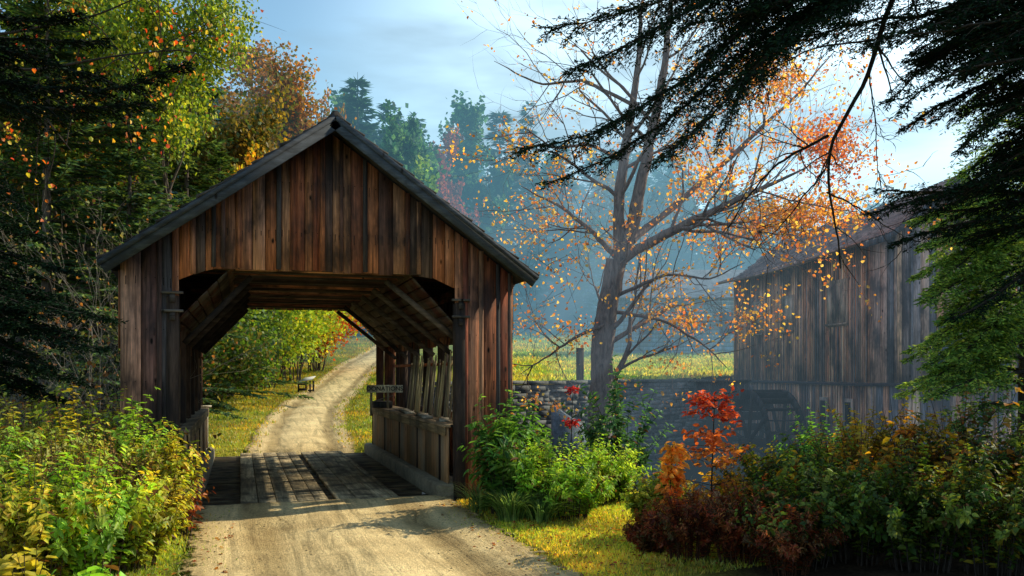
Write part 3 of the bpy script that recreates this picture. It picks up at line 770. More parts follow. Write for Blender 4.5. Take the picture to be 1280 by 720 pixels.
# ------------------------------------------------------------------ FOLIAGE GENERATORS
def unit(v): return v/(np.linalg.norm(v, axis=-1, keepdims=True)+1e-9)
def rvec(n): return unit(rng.normal(size=(n, 3)))
def jitcol(pal, n, var=.25, w=None):
    pal = np.array(pal); i = rng.choice(len(pal), n, p=w); c = pal[i]*rng.uniform(1-var, 1+var, (n, 1))*rng.uniform(.9, 1.1, (n, 3)); return c
def add_leaves(b, P, D, Nn, L, Wd, col, fold=.18):
    """near leaf: two quads folded on the midrib. P base, D direction, Nn normal"""
    n = len(P); D = unit(D); S = unit(np.cross(D, Nn)); U = np.cross(S, D)
    L = np.broadcast_to(L, (n,))[:, None]; Wd = np.broadcast_to(Wd, (n,))[:, None]
    l1 = P + D*L*.30 + S*Wd*.5 + U*Wd*fold; l2 = P + D*L*.68 + S*Wd*.38 + U*Wd*fold*.7
    r1 = P + D*L*.30 - S*Wd*.5 + U*Wd*fold; r2 = P + D*L*.68 - S*Wd*.38 + U*Wd*fold*.7
    tip = P + D*L - U*L*.12
    v = np.stack([P, l1, l2, tip, r2, r1], 1).reshape(-1, 3)
    k = np.arange(n)[:, None]*6
    f = np.concatenate([k+np.array([0, 1, 2, 3]), k+np.array([0, 3, 4, 5])])
    b.add(v, f, np.repeat(col, 6, 0))
def add_flat(b, P, D, Nn, L, Wd, col):
    n = len(P); D = unit(D); S = unit(np.cross(D, Nn))
    L = np.broadcast_to(L, (n,))[:, None]; Wd = np.broadcast_to(Wd, (n,))[:, None]
    v = np.stack([P, P+D*L*.45+S*Wd*.5, P+D*L, P+D*L*.45-S*Wd*.5], 1).reshape(-1, 3)
    b.add(v, np.arange(n*4).reshape(-1, 4), np.repeat(col, 4, 0))
def add_lines(b, A, Bp, wd, col):       # thin twig ribbons as crossed quads
    T = unit(Bp-A); S = unit(np.cross(T, rvec(len(A)))); S2 = np.cross(T, S); wd = np.broadcast_to(wd, (len(A),))[:, None]
    for q in (S, S2):
        v = np.stack([A-q*wd/2, A+q*wd/2, Bp+q*wd/4, Bp-q*wd/4], 1).reshape(-1, 3)
        b.add(v, np.arange(len(A)*4).reshape(-1, 4), col)

def resample(path, n):
    path = np.asarray(path, float); s = np.r_[0, np.cumsum(np.linalg.norm(np.diff(path, axis=0), axis=1))]
    t = np.linspace(0, s[-1], n); P = np.stack([np.interp(t, s, path[:, k]) for k in range(3)], 1)
    for _ in range(max(1, n//12)): P[1:-1] = (P[:-2]+2*P[1:-1]+P[2:])/4
    return P, s[-1]
def bough(bw, bn, path, sec=.55, step=.055, col=((.02, .04, .02),), nl=.026, nw=.007, droop=.25, r0=.03, start=.1, tert=.06, dens=1.0, nsp=.02):
    n = max(12, int(np.linalg.norm(np.diff(np.asarray(path), axis=0), axis=1).sum()/.12))
    P, ln = resample(path, n)
    P = P + np.cumsum(rng.normal(size=P.shape)*.008, 0)
    bw.tube(P, np.linspace(r0, .004, n), 5, (1, 1, 1))
    m = int(ln/step)
    t = np.linspace(start, 1, m); t = np.repeat(t, 2)+rng.uniform(-.01, .01, m*2); t = np.clip(t, 0, .999)
    side = np.tile([-1, 1], m)
    fi = t*(n-1); i0 = fi.astype(int); fr = (fi-i0)[:, None]
    i1 = np.minimum(i0+1, n-1)
    A = P[i0]*(1-fr)+P[i1]*fr; T = unit(P[i1]-P[np.maximum(i0-1, 0)])
    up = np.array([0, 0, 1.0]); S = unit(np.cross(T, up))
    D = unit(T*.75 + S*side[:, None]*.85 + rng.normal(size=A.shape)*.14 + up*rng.uniform(-.28, .1, (len(A), 1)))
    u = (t-start)/(1-start)
    SLn = sec*np.clip(.45+1.6*u, 0, 1)*np.clip((1.12-u)*1.5, .12, 1)*rng.uniform(.55, 1.15, len(A))
    keep = rng.random(len(A)) < dens
    A, D, SLn, T = A[keep], D[keep], SLn[keep], T[keep]
    # secondary twigs as two segments, drooping
    Mid = A + D*SLn[:, None]*.5; D2 = unit(D - up*droop*rng.uniform(.6, 1.4, (len(A), 1)) + T*.15); E = Mid + D2*SLn[:, None]*.5
    add_lines(bw, A, Mid, .008, (1, 1, 1)); add_lines(bw, Mid, E, .005, (1, 1, 1))
    segA, segB = [], []
    for (a, e, dd, frac) in ((A, Mid, D, .5), (Mid, E, D2, .5)):
        kk = np.maximum(2, (SLn*frac/tert).astype(int))
        for q in range(int(kk.max())):
            ok = q < kk; uu = ((q+.6)/kk)[ok][:, None]
            base = a[ok]*(1-uu)+e[ok]*uu; d0 = dd[ok]
            sd = unit(np.cross(d0, up))
            for sg in (-1, 1):
                d3 = unit(d0*.8+sd*sg*.8+rng.normal(size=base.shape)*.15-up*droop*.5)
                tl = (SLn[ok]*.26*rng.uniform(.5, 1.2, len(base))*(1.1-.5*uu[:, 0]))[:, None]
                segA.append(base); segB.append(base+d3*np.clip(tl, .03, .16))
        segA.append(a); segB.append(e)
    SA_, SB_ = np.concatenate(segA), np.concatenate(segB)
    ln_ = np.linalg.norm(SB_-SA_, axis=1); k = np.maximum(2, (ln_/nsp).astype(int))
    idx = np.repeat(np.arange(len(SA_)), k)
    uu = rng.random(len(idx))[:, None]; base = SA_[idx]*(1-uu)+SB_[idx]*uu; dd = unit((SB_-SA_)[idx])
    sd = unit(np.cross(dd, up+rng.normal(size=dd.shape)*.35))*rng.choice([-1, 1], len(idx))[:, None]
    nd = unit(dd*.8+sd*.75+rng.normal(size=dd.shape)*.12)
    c = jitcol(col, len(idx), .35)
    nrm = unit(np.cross(nd, sd)+rng.normal(size=dd.shape)*.5)
    add_flat(bn, base, nd, nrm, nl*rng.uniform(.7, 1.3, len(idx)), nw, c)

def spruce(h, rad, pal, n_wh=26, seed=None, q=1.0, nl=.34, start=.08, bare=.0, wid=.055):
    """background conifer at origin, returns wood buffer and needle buffer"""
    bw, bn = B(), B()
    tr = np.array([(0, 0, -.3), (.02*h*rng.normal()*.3, .02*h*rng.normal()*.3, h*.5), (0, 0, h)])
    P, _ = resample(tr, 10); bw.tube(P, np.linspace(h*.014+.03, .012, 10), 6, (1, 1, 1))
    A, D, Ls = [], [], []
    for i in range(n_wh):
        u = start+(1-start)*(i/n_wh)**.95
        z = u*h; L = rad*(1-u)**.72*rng.uniform(.7, 1.12)+.12
        for k in range(int(rng.integers(6, 10))):
            a = rng.uniform(0, 2*math.pi); Lk = L*rng.uniform(.55, 1.15)
            A.append((0, 0, z+rng.uniform(-.6, .6)*h/n_wh)); D.append((math.cos(a), math.sin(a), rng.uniform(-.22, .12)+.4*u)); Ls.append(Lk)
    A = np.array(A); D = unit(np.array(D)); Ls = np.array(Ls)
    E = A + D*Ls[:, None]; E[:, 2] -= .06*Ls
    add_lines(bw, A, E, .035, (1, 1, 1))
    k = np.maximum(5, (Ls*30*q).astype(int)); idx = np.repeat(np.arange(len(A)), k)
    u = rng.random(len(idx))**.75; u = u[:, None]
    base = A[idx]*(1-u)+E[idx]*u; base[:, 2] += .12*np.sin(u[:, 0]*3)*Ls[idx]*.3
    sd = np.stack([-D[idx][:, 1], D[idx][:, 0], np.zeros(len(idx))], 1)*rng.choice([-1, 1], len(idx))[:, None]
    nd = unit(D[idx]*.75+sd*rng.uniform(.1, 1, (len(idx), 1))+np.array([0, 0, -.28])+rng.normal(size=base.shape)*.15)
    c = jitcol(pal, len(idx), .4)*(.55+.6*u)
    add_flat(bn, base, nd, unit(np.array([0, 0, 1.])+rng.normal(size=base.shape)*.45), nl*(1.15-.45*u[:, 0])*rng.uniform(.6, 1.25, len(idx)), wid*rng.uniform(.7, 1.4, len(idx)), c)
    return bw, bn

def grow(bw, tips, p, d, ln, r, lev, maxlev, spread=.6, up=.12, nseg=7, kids=(3, 5), wig=.12, ratio=.62):
    pts = [np.array(p, float)]; dd = unit(np.array(d, float))
    for i in range(nseg):
        dd = unit(dd + rng.normal(size=3)*wig + np.array([0, 0, up]))
        pts.append(pts[-1]+dd*ln/nseg)
    pts = np.array(pts); rads = np.linspace(r, r*.45 if lev < maxlev else r*.2, nseg+1)
    bw.tube(pts, rads, 7 if lev == 0 else (5 if lev < 3 else 3), (1, 1, 1))
    if lev >= maxlev:
        for i in range(2, nseg+1): tips.append((pts[i], dd))
        return
    if lev >= maxlev-1:
        for i in range(nseg//2, nseg+1): tips.append((pts[i], dd))
    nk = rng.integers(kids[0], kids[1]+1)
    for k in range(nk):
        t = rng.uniform(.35, 1) if k else 1.0
        i = min(nseg, int(t*nseg)); a = rng.uniform(0, 2*math.pi)
        T = unit(pts[i]-pts[i-1]); s = unit(np.cross(T, rvec(1)[0]))
        nd = unit(T+s*spread*rng.uniform(.6, 1.4))
        grow(bw, tips, pts[i], nd, ln*ratio*rng.uniform(.7, 1.2), max(.003, rads[i]*.55), lev+1, maxlev, spread, up, max(4, nseg-1), kids, wig, ratio)

def leaf_clusters(b, tips, n_per, rad, size, pal, near=True, keep=1.0, w=None, hang=.3):
    tp = np.array([t[0] for t in tips])
    if keep < 1: tp = tp[rng.random(len(tp)) < keep]
    if len(tp) == 0: return
    idx = np.repeat(np.arange(len(tp)), n_per)
    P = tp[idx]+rng.normal(size=(len(idx), 3))*rad
    D = unit(rng.normal(size=P.shape)+np.array([0, 0, -hang])); Nn = unit(np.array([0, 0, .7])+rng.normal(size=P.shape)*.6)
    clump = rng.uniform(.65, 1.3, len(tp))[idx][:, None]
    c = jitcol(pal, len(idx), .25, w)*clump
    s = size*rng.uniform(.6, 1.3, len(idx))
    (add_leaves if near else add_flat)(b, P, D, Nn, s, s*.8, c)

def place(proto, loc, rz=0, sc=1.0, label=None, group=None):
    r = proto.copy(); C.objects.link(r); r.location = loc; r.rotation_euler = (0, 0, rz); r.scale = (sc,)*3 if not hasattr(sc, '__len__') else sc
    if label: r['label'] = label
    if group: r['group'] = group
    for ch in list(proto.children):
        c = ch.copy(); C.objects.link(c); c.parent = r
    return r
def tree_obj(name, loc, bw, bn, label, cat='tree', group=None, wm='bark', lm='needle', crown='crown', rz=0, sc=1.0, local=True, trunk='trunk'):
    o = empty(name, (0, 0, 0) if local else loc, label, cat, group)
    bw.build(trunk, M[wm], o); bn.build(crown, M[lm], o)
    if local:
        o.location = tuple(loc); o.rotation_euler = (0, 0, rz); o.scale = (sc,)*3 if not hasattr(sc, '__len__') else sc
    return o

# palettes (linear)
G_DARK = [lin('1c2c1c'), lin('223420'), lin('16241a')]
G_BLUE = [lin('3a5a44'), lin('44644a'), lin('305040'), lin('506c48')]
G_MID = [lin('4a6428'), lin('3c5826'), lin('587030'), lin('2c4820')]
YG = [lin('a8b83a'), lin('8ea232'), lin('c4c440'), lin('6c8a2c'), lin('b8a838')]
ORG = [1.25*lin(h) for h in ('e0a050', 'd88840', 'e8b450', 'cc7440', 'e8c468')]
RED = [lin('b03a28'), lin('c8502c'), lin('983024')]
RUST = [lin('9c5430'), lin('7c3c24'), lin('b06834'), lin('603024')]

# --- background conifers that stand out on the skyline
def bg_conifer(px, top, d, wpx, pal, label, name='spruce_tree', q=1.0, nl=.5, n_wh=24, start=.05):
    g = ground(px, d); ztop = H+(HY-top)/F*d; h = ztop-g[2]; rad = wpx/F*d/2
    bw, bn = spruce(h, rad, pal, n_wh, q=q, nl=nl, start=start, wid=.16)
    return tree_obj(name, g, bw, bn, label, rz=rng.uniform(0, 6))
_k = [100]
def reseed():
    global rng
    _k[0] += 1; rng = np.random.default_rng(_k[0])
def bg_leafy(px, top, d, wpx, pal, label, name='deciduous_tree', trunk='bark', n=2, lsize=.32, keep=.9, lev=3, bot=.35, rad=.35, ratio=.6, spread=.55, w=None, kids=(3, 5)):
    reseed(); g = ground(px, d); ztop = H+(HY-top)/F*d; h = ztop-g[2]
    bw, bn = B(), B(); tips = []
    grow(bw, tips, (0, 0, -.3), (0, 0, 1), h*.52, h*.014+.04, 0, lev, spread, .10, 9, kids, .07, ratio)
    tp = np.array([t[0] for t in tips]); 
    sc = h/tp[:, 2].max(); sx = wpx/F*d/2/np.percentile(np.abs(tp[:, :2]), 95)
    leaf_clusters(bn, tips, n, rad, lsize, pal, near=False, keep=keep, w=w)
    return tree_obj(name, g, bw, bn, label, wm=trunk, lm='leaf', rz=rng.uniform(0, 6), sc=(sx, sx, sc))

OB = [lin('b07a34'), lin('a06a30'), lin('8a8040'), lin('6c7438'), lin('c08838')]
bg_leafy(300, 118, 40, 130, [lin('94803a'), lin('7c7034'), lin('5c7038'), lin('a08438')], 'broad golden-green tree between the left wood and the tall birch', n=12, lsize=.22, lev=4, kids=(3, 5))
bg_leafy(372, 80, 47, 120, OB, 'broad orange-brown tree directly behind the left roof slope', n=12, lsize=.24, lev=4, kids=(3, 5))
bg_leafy(345, 42, 46, 150, OB, 'tall orange-brown birch above the left roof slope with a white trunk', 'birch_tree', 'birch', n=18, lsize=.22, keep=.95, lev=4, kids=(3, 4))
bg_leafy(398, 108, 50, 70, OB, 'smaller thin orange-brown birch right of the tall birch', 'birch_tree', 'birch', n=4, lsize=.34, keep=.8, lev=4, kids=(3, 4))
bg_leafy(330, 168, 36, 110, [lin('d8b030'), lin('e0a030'), lin('b8b438')], 'low golden tree just above the left roof slope', 'deciduous_tree', n=6, lsize=.3, lev=4, kids=(3, 4))
bg_conifer(447, 90, 62, 110, [lin('3c6450'), lin('4a7050'), lin('30584c')], 'tall blue-green pine right of the bridge gable peak', 'pine_tree', q=1.2, nl=1.0, n_wh=26)
bg_conifer(488, 128, 66, 100, [lin('3c6450'), lin('4a7050'), lin('30584c')], 'second blue-green pine right of the gable peak', 'pine_tree', q=1.2, nl=1.0)
bg_conifer(520, 142, 70, 60, G_BLUE, 'pointed dark spruce left of the red maple', q=1.1, nl=.8)
bg_leafy(523, 190, 58, 60, [lin('7c9c48'), lin('8aa850')], 'pale green leafy tree below the pointed spruce', n=5, lsize=.4, lev=4, kids=(3, 4))
bg_leafy(548, 168, 74, 62, [lin('a04a4c'), lin('b86058'), lin('905a48')], 'bright red maple on the hazy skyline', n=5, lsize=.45, lev=4, kids=(3, 4))
bg_leafy(576, 176, 76, 52, [lin('a05044'), lin('a87050')], 'narrow reddish tree right of the bright red maple', n=5, lsize=.4, lev=4, kids=(3, 4))
bg_conifer(625, 134, 82, 110, G_BLUE, 'broad hazy blue pine behind the orange maple twigs', 'pine_tree', q=1.2, nl=1.1)
bg_conifer(660, 128, 86, 55, G_BLUE, 'narrow hazy spruce with the sharpest tip on the skyline', q=1.2, nl=.9)
bg_conifer(700, 170, 84, 80, G_BLUE, 'hazy blue spruce left of the maple trunk', q=1.1, nl=1.0)

PB = [1.2*lin('4c7454'), 1.2*lin('5a8458'), lin('3c6450')]
bg_leafy(462, 100, 64, 110, PB, 'full rounded blue-green pine crown just right of the gable peak', 'pine_tree', n=9, lsize=.5, lev=4, kids=(3, 5))
bg_leafy(500, 150, 60, 90, PB, 'lower rounded pine crown above the right roof slope', 'pine_tree', n=9, lsize=.5, lev=4, kids=(3, 5))
bg_leafy(610, 148, 80, 120, PB, 'wide rounded pine crown in the haze left of the maple', 'pine_tree', n=9, lsize=.55, lev=4, kids=(3, 5))
# far woods: one hazy mass
bw_, bn_ = B(), B()
protos = [spruce(1.0, .17, G_BLUE, 20, q=1.0, nl=.05, wid=.012) for _ in range(3)] + [spruce(1.0, .23, [lin('4a5c38'), lin('5c6a38'), lin('80683a')], 16, q=1.3, nl=.055, start=.2, wid=.02) for _ in range(2)]
# protos use q with unit height so thicken them here
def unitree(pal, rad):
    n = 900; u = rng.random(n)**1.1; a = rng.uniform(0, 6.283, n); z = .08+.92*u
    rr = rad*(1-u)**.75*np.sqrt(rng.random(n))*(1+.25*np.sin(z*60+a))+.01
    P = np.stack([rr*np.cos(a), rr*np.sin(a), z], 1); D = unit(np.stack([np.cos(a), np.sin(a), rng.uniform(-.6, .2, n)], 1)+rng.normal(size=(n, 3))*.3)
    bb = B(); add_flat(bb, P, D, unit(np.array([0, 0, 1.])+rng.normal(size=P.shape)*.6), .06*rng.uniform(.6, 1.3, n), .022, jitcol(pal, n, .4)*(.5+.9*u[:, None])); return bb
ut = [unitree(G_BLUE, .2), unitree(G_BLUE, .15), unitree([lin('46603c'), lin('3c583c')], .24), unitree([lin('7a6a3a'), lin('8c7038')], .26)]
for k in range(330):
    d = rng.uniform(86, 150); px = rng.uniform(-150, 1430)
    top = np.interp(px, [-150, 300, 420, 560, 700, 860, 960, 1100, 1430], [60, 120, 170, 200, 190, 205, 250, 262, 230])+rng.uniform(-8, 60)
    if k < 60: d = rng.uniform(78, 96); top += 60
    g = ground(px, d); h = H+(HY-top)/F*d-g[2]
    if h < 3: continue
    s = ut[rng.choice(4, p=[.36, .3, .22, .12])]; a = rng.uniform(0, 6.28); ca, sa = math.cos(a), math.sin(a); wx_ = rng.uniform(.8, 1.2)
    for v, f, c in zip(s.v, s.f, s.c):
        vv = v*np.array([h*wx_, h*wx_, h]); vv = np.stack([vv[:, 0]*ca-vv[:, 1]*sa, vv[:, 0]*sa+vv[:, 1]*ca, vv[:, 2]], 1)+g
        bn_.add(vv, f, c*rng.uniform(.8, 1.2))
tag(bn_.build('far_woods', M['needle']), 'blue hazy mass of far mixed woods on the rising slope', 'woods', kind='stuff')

# --- left wood
def left_conifer(px, d, h, rad, pal, label, nl=.34, n_wh=30, q=1.5, name='hemlock_tree', start=.05):
    g = ground(px, d); bw, bn = spruce(h, rad, pal, n_wh, q=q, nl=nl, start=start, wid=.07)
    return tree_obj(name, g, bw, bn, label, rz=rng.uniform(0, 6))
LG = [1.35*lin(h) for h in ('3c563a', '52683c', '304a34', '66783c')]
left_conifer(165, 25, 9.5, 3.6, LG, 'dark green hemlock just behind the left eave of the bridge')
left_conifer(235, 29, 11.5, 3.4, LG, 'green hemlock with a bare dark trunk left of the golden tree')
left_conifer(60, 24, 13, 4.2, LG, 'tall hemlock at the left behind the bare grey twigs')
left_conifer(275, 33, 9.5, 3.0, [lin('5c7434'), lin('6c8038'), lin('44602e')], 'yellowish hemlock nearest the birch', nl=.4)
left_conifer(-30, 28, 15, 4.2, LG, 'tall hemlock at the far left edge')
left_conifer(120, 34, 17, 4.6, LG, 'tallest green hemlock behind the left wood', nl=.45)
def left_leafy(px, d, h, wpx, pal, label, lsize=.2, n=7, lev=4, w=None, trunk='bark', keep=1.0, name='maple_tree', rad=.3):
    reseed(); g = ground(px, d); bw, bn = B(), B(); tips = []
    grow(bw, tips, (0, 0, -.3), (0, 0, 1), h*.5, h*.014+.03, 0, lev, .6, .09, 9, (4, 5), .09, .6)
    tp = np.array([t[0] for t in tips]); sc = h/tp[:, 2].max(); sx = wpx/F*d/2/np.percentile(np.abs(tp[:, :2]), 95)
    leaf_clusters(bn, tips, n, rad, lsize, pal, near=False, keep=keep, w=w)
    return tree_obj(name, g, bw, bn, label, wm=trunk, lm='leaf', rz=rng.uniform(0, 6), sc=(sx, sx, sc))
left_leafy(200, 27, 15, 165, [lin('a8b83a'), lin('8ea232'), lin('bcbc40'), lin('5c7a2c'), lin('48642a')], 'large sunlit yellow-green maple leaning over the left wood', .15, 12)
left_leafy(80, 30, 16, 240, [lin('5c7a2c'), lin('6e8230'), lin('4c6426'), lin('a8702c'), lin('3c5424')], 'dull green maple with scattered orange leaves at the upper left', .15, 9)
for k_, (px_, d_, h_, r_) in enumerate(((20, 36, 16, 4.6), (190, 38, 15, 4.4), (255, 42, 15, 4.2), (-90, 34, 15, 4.5), (100, 44, 19, 5), (310, 44, 11, 3.4))):
    left_conifer(px_, d_, h_, r_, LG, ['dense hemlock at the far left behind the near ones', 'dense hemlock behind the yellow-green maple', 'dense hemlock just left of the tall birch', 'hemlock cut off beyond the left edge', 'rearmost tall hemlock of the left wood', 'short hemlock at the foot of the tall birch'][k_], nl=.45)
left_leafy(20, 33, 15, 200, [lin('4c6430'), lin('5c7034')], 'tall dull green tree filling the far left corner', .3, 6, name='deciduous_tree')
# bare grey twiggy shrubs
for k, (px, d, h, lab) in enumerate(((95, 14.0, 6.2, 'bare grey twiggy shrub left of the bridge eave'), (35, 13.0, 5.8, 'bare grey twiggy shrub nearest the left edge'), (140, 18, 6.6, 'taller bare grey shrub behind the others by the bridge corner'))):
    g = ground(px, d); bw = B(); tips = []
    for s in range(15):
        a = rng.uniform(0, 6.28); grow(bw, tips, (.1*math.cos(a), .1*math.sin(a), -.1), (math.cos(a)*.35, math.sin(a)*.35, 1), h*.45, .016, 0, 3, .6, .03, 6, (3, 4), .14, .62)
    bn = B(); leaf_clusters(bn, tips, 1, .1, .07, [lin('8c8a50'), lin('a06a38')], keep=.3)
    o = empty('bare_shrub', (0, 0, 0), lab, 'shrub'); bw.v = bw.v; bw.c = [np.tile([[6.0, 6.6, 6.4]], (len(v), 1)) for v in bw.v]
    bw.build('twigs', M['twig'], o); bn.build('leaves', M['leaf'], o); o.location = tuple(g)

def hedge_shrub(px, d, h, wpx, pal, label, lsize=.16, n=9, rad=.25):
    g = ground(px, d); bw, bn = B(), B(); tips = []; hw = wpx/F*d/2
    for s in range(16):
        a = rng.uniform(0, 6.28); k = math.sqrt(rng.random()); dv = unit(np.array([math.cos(a)*k*hw*1.3, math.sin(a)*k*hw*1.3, h]))
        grow(bw, tips, g+np.array([math.cos(a)*k*.4, math.sin(a)*k*.4, -.1]), dv, h*rng.uniform(.3, .62), .03, 0, 2, .7, .02, 6, (3, 5), .12, .55)
    leaf_clusters(bn, tips, n, rad, lsize, pal, near=False)
    o = empty('leafy_shrub', tuple(g), label, 'shrub'); bw.build('stems', M['bark'], o); bn.build('leaves', M['leaf'], o)
# --- shrubs seen through the bridge
for px, d, h, wpx, pal, lab in ((280, 31, 4.8, 80, [lin('5c8030'), lin('7c9c38'), lin('3c5c28'), lin('90a840')], 'green shrub seen at the left through the far portal'),
                                (330, 34, 5.6, 80, [lin('9cb840'), lin('b8c848'), lin('6c9034'), lin('c8cc40')], 'bright yellow-green shrub in the middle of the far portal view'),
                                (366, 37, 5.4, 56, [lin('d0c43c'), lin('b8c840'), lin('98b03c'), lin('88a838')], 'golden-green shrub right beside the roadside stand'),
                                (395, 41, 5.9, 36, [lin('d86038'), lin('e09038'), lin('b0b040')], 'orange-red shrub at the right end of the far hedge'),
                                (258, 28, 3.0, 46, [lin('3c5c28'), lin('5c7c30'), lin('807838')], 'dark green bush at the left edge of the far portal')):
    hedge_shrub(px, d, h*1.1, wpx, pal, lab)
for px, d, r_ in ((300, 28.5, 1.3), (345, 30.5, 1.2), (380, 32.5, .8)):
    pass

# --- the big maple
def curve_px(pts, d0):      # pts (px, py, depth offset)
    return np.array([W(p[0], p[1], d0+(p[2] if len(p) > 2 else 0)) for p in pts])
reseed(); mp_base = ground(752, 18.6)
bw, bn, tips, tips2 = B(), B(), [], []
D0 = 18.6
def limb(pts, r0, r1, side=10, lev=2, ln=1.6, leaves=True, keepdir=None, lst=None):
    P, L0 = resample(curve_px(pts, D0), max(8, len(pts)*5)); P += np.cumsum(rng.normal(size=P.shape)*.012, 0)
    rr = r1*.25+(r0-r1*.25)*np.linspace(1, 0, len(P))**.8; rr = rr if r0 > .3 else rr; bw.tube(P, rr if r0 < .3 else np.linspace(r0, r1, len(P)), 9, (1, 1, 1), rough=.05)
    for k in range(side):
        i = int(rng.uniform(.25, .98)*(len(P)-1)); T = unit(P[min(i+1, len(P)-1)]-P[i-1])
        s = unit(np.cross(T, rvec(1)[0])); nd = unit(T*.6+s*.9+np.array([0, 0, .1]))
        grow(bw, lst if lst is not None else tips, P[i], nd, ln*rng.uniform(.6, 1.2), max(.012, rr[i]*.4), 0, lev, .65, .03, 6, (2, 4), .13, .66)
    return P
bb = mp_base.copy(); bp = (752, HY+(H-bb[2]+.3)/bb[1]*0+650)
limb([(748, 640), (750, 560), (752, 500), (758, 430), (768, 370), (778, 325)], .31, .22, 5, 3, 2.2)
limb([(776, 330), (770, 270), (773, 200), (785, 130), (795, 60), (800, -20)], .15, .07, 12, 3, 2.0)
limb([(780, 325), (800, 250), (812, 180), (825, 100), (835, 20), (845, -60)], .16, .07, 12, 3, 2.0)
limb([(782, 322, 0), (830, 295, -.5), (890, 268, -1), (950, 238, -1.5), (1010, 215, -1.8)], .12, .05, 14, 3, 2.0, lst=tips2)
limb([(790, 300, 0), (850, 250, 1), (920, 190, 1.5), (990, 120, 2), (1040, 60, 2)], .09, .04, 12, 3, 2.0, lst=tips2)
limb([(776, 330, 0), (740, 290, .4), (700, 262, .8), (650, 240, 1)], .07, .03, 9, 3, 1.6)
limb([(790, 130, 0), (730, 100, 0), (680, 105, 0), (620, 75, 0)], .045, .02, 8, 2, 1.5)
limb([(775, 200, 0), (735, 180, -.4), (690, 185, -.6), (640, 150, -.8)], .045, .02, 8, 2, 1.4)
limb([(765, 400, 0), (720, 420, -.4), (690, 440, -.6), (650, 470, -.8)], .045, .02, 7, 3, 1.3)
limb([(768, 390, 0), (830, 400, -.3), (880, 430, -.6), (915, 460, -.8)], .045, .02, 8, 3, 1.3)
limb([(770, 370, 0), (830, 345, -.8), (890, 350, -1.2), (930, 330, -1.5)], .045, .02, 8, 3, 1.3)
maple = empty('maple_tree', tuple(mp_base), 'large forked maple with sparse orange leaves rising behind the stone dam', 'tree')
leaf_clusters(bn, tips, 4, .09, .075, ORG, keep=.10, w=[.3, .15, .3, .05, .2])
leaf_clusters(bn, tips2, 5, .11, .075, ORG, keep=.16)
# clumps where the photo shows them
for (px, py, rx, ry, n, pal) in ((1040, 185, 45, 38, 500, [lin('dc8038'), lin('e09848'), lin('cc6434')]), (960, 100, 60, 35, 380, ORG), (1035, 262, 50, 22, 360, ORG), (985, 268, 50, 26, 420, [lin('eab040'), lin('e09a30')]), (910, 290, 55, 24, 260, ORG), (880, 205, 45, 50, 260, ORG), (820, 365, 60, 40, 200, [lin('e8b850'), lin('e0a040')]), (858, 402, 20, 10, 130, ORG), (700, 250, 60, 50, 160, ORG), (680, 330, 45, 50, 140, ORG), (700, 420, 40, 22, 120, ORG), (650, 190, 30, 50, 60, ORG), (780, 300, 60, 40, 120, ORG)):
    pts = []
    for k in range(int(n/(3.4 if n > 350 else 5))+1):
        c_ = W(px+rng.normal()*rx*.5, py+rng.normal()*ry*.5, D0+rng.uniform(-1.4, 1.4)); pts.append((c_, None))
    pt = np.array([p[0] for p in pts]); 
    add_lines(bw, pt, pt+rng.normal(size=pt.shape)*.3+np.array([-.1, 0, -.15]), .012, (1, 1, 1))
    leaf_clusters(bn, pts, 9, .14, .078, pal)
bn.build('leaves', M['leaf'], maple); bw.build('trunk', M['hazebark'], maple, smooth=True)

# --- foreground hemlock at the right: trunk out of frame, boughs sweeping into the picture
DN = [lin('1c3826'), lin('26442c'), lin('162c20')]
hem_b = ground(1420, 6.6)
hem = empty('hemlock_tree', tuple(hem_b), 'nearest dark hemlock whose black boughs sweep in from the upper right', 'tree')
bw = B()
hp = lambda z, j=0: hem_b*np.array([1, 1, 0])+np.array([.03*z, .02*z, z])
P, _ = resample([hp(-.3), hp(3), hp(6), hp(9.5)], 16); bw.tube(P, np.linspace(.2, .05, 16), 10, (1, 1, 1), rough=.04); bw.build('trunk', M['bark'], hem, smooth=True)
def hb(pts, z0, sec=.5, **k):      # bough from the trunk at height z0 along pixel points
    k.setdefault('nl', .036); k.setdefault('nw', .0095); k.setdefault('step', .045); k.setdefault('tert', .06); k.setdefault('nsp', .018); sec *= 1.2; k['dens'] = k.get('dens', 1)*.8
    path = [hp(z0)]+[W(*p) for p in pts]
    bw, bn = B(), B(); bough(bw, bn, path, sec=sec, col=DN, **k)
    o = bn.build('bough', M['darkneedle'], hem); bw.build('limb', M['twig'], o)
hb([(1150, -60, 6.4), (980, 5, 6.2), (880, 95, 6.0), (800, 160, 5.9), (730, 195, 5.8), (655, 207, 5.7)], 5.4, .7, start=.28)
hb([(1150, -40, 6.6), (980, 25, 6.4), (890, 110, 6.3), (820, 165, 6.2), (750, 205, 6.1), (690, 225, 6.1)], 5.3, .6, start=.3, dens=.6)
hb([(1150, -110, 6.4), (1000, -60, 6.2), (880, -10, 6.1), (780, 20, 6.0), (700, 42, 6.0)], 5.8, .8, start=.25)
hb([(1100, -80, 6.2), (950, -20, 6.0), (850, 25, 5.9), (770, 75, 5.9), (705, 98, 5.8)], 5.6, .65, start=.3)
hb([(1150, -60, 6.0), (1000, 20, 5.7), (930, 90, 5.6), (880, 150, 5.6), (830, 190, 5.5)], 5.2, .8, start=.3, dens=.75)
hb([(1120, -60, 6.8), (1000, 10, 6.7), (930, 100, 6.6), (900, 180, 6.6)], 5.4, .6, start=.4, dens=.5)
hb([(1200, -60, 6.0), (1080, -30, 5.8), (960, -5, 5.6), (860, 15, 5.5)], 5.0, .45, start=.2)
hb([(1280, -30, 6.4), (1180, 10, 6.2), (1080, 25, 6.0), (980, 40, 5.9)], 5.0, .5, start=.15)
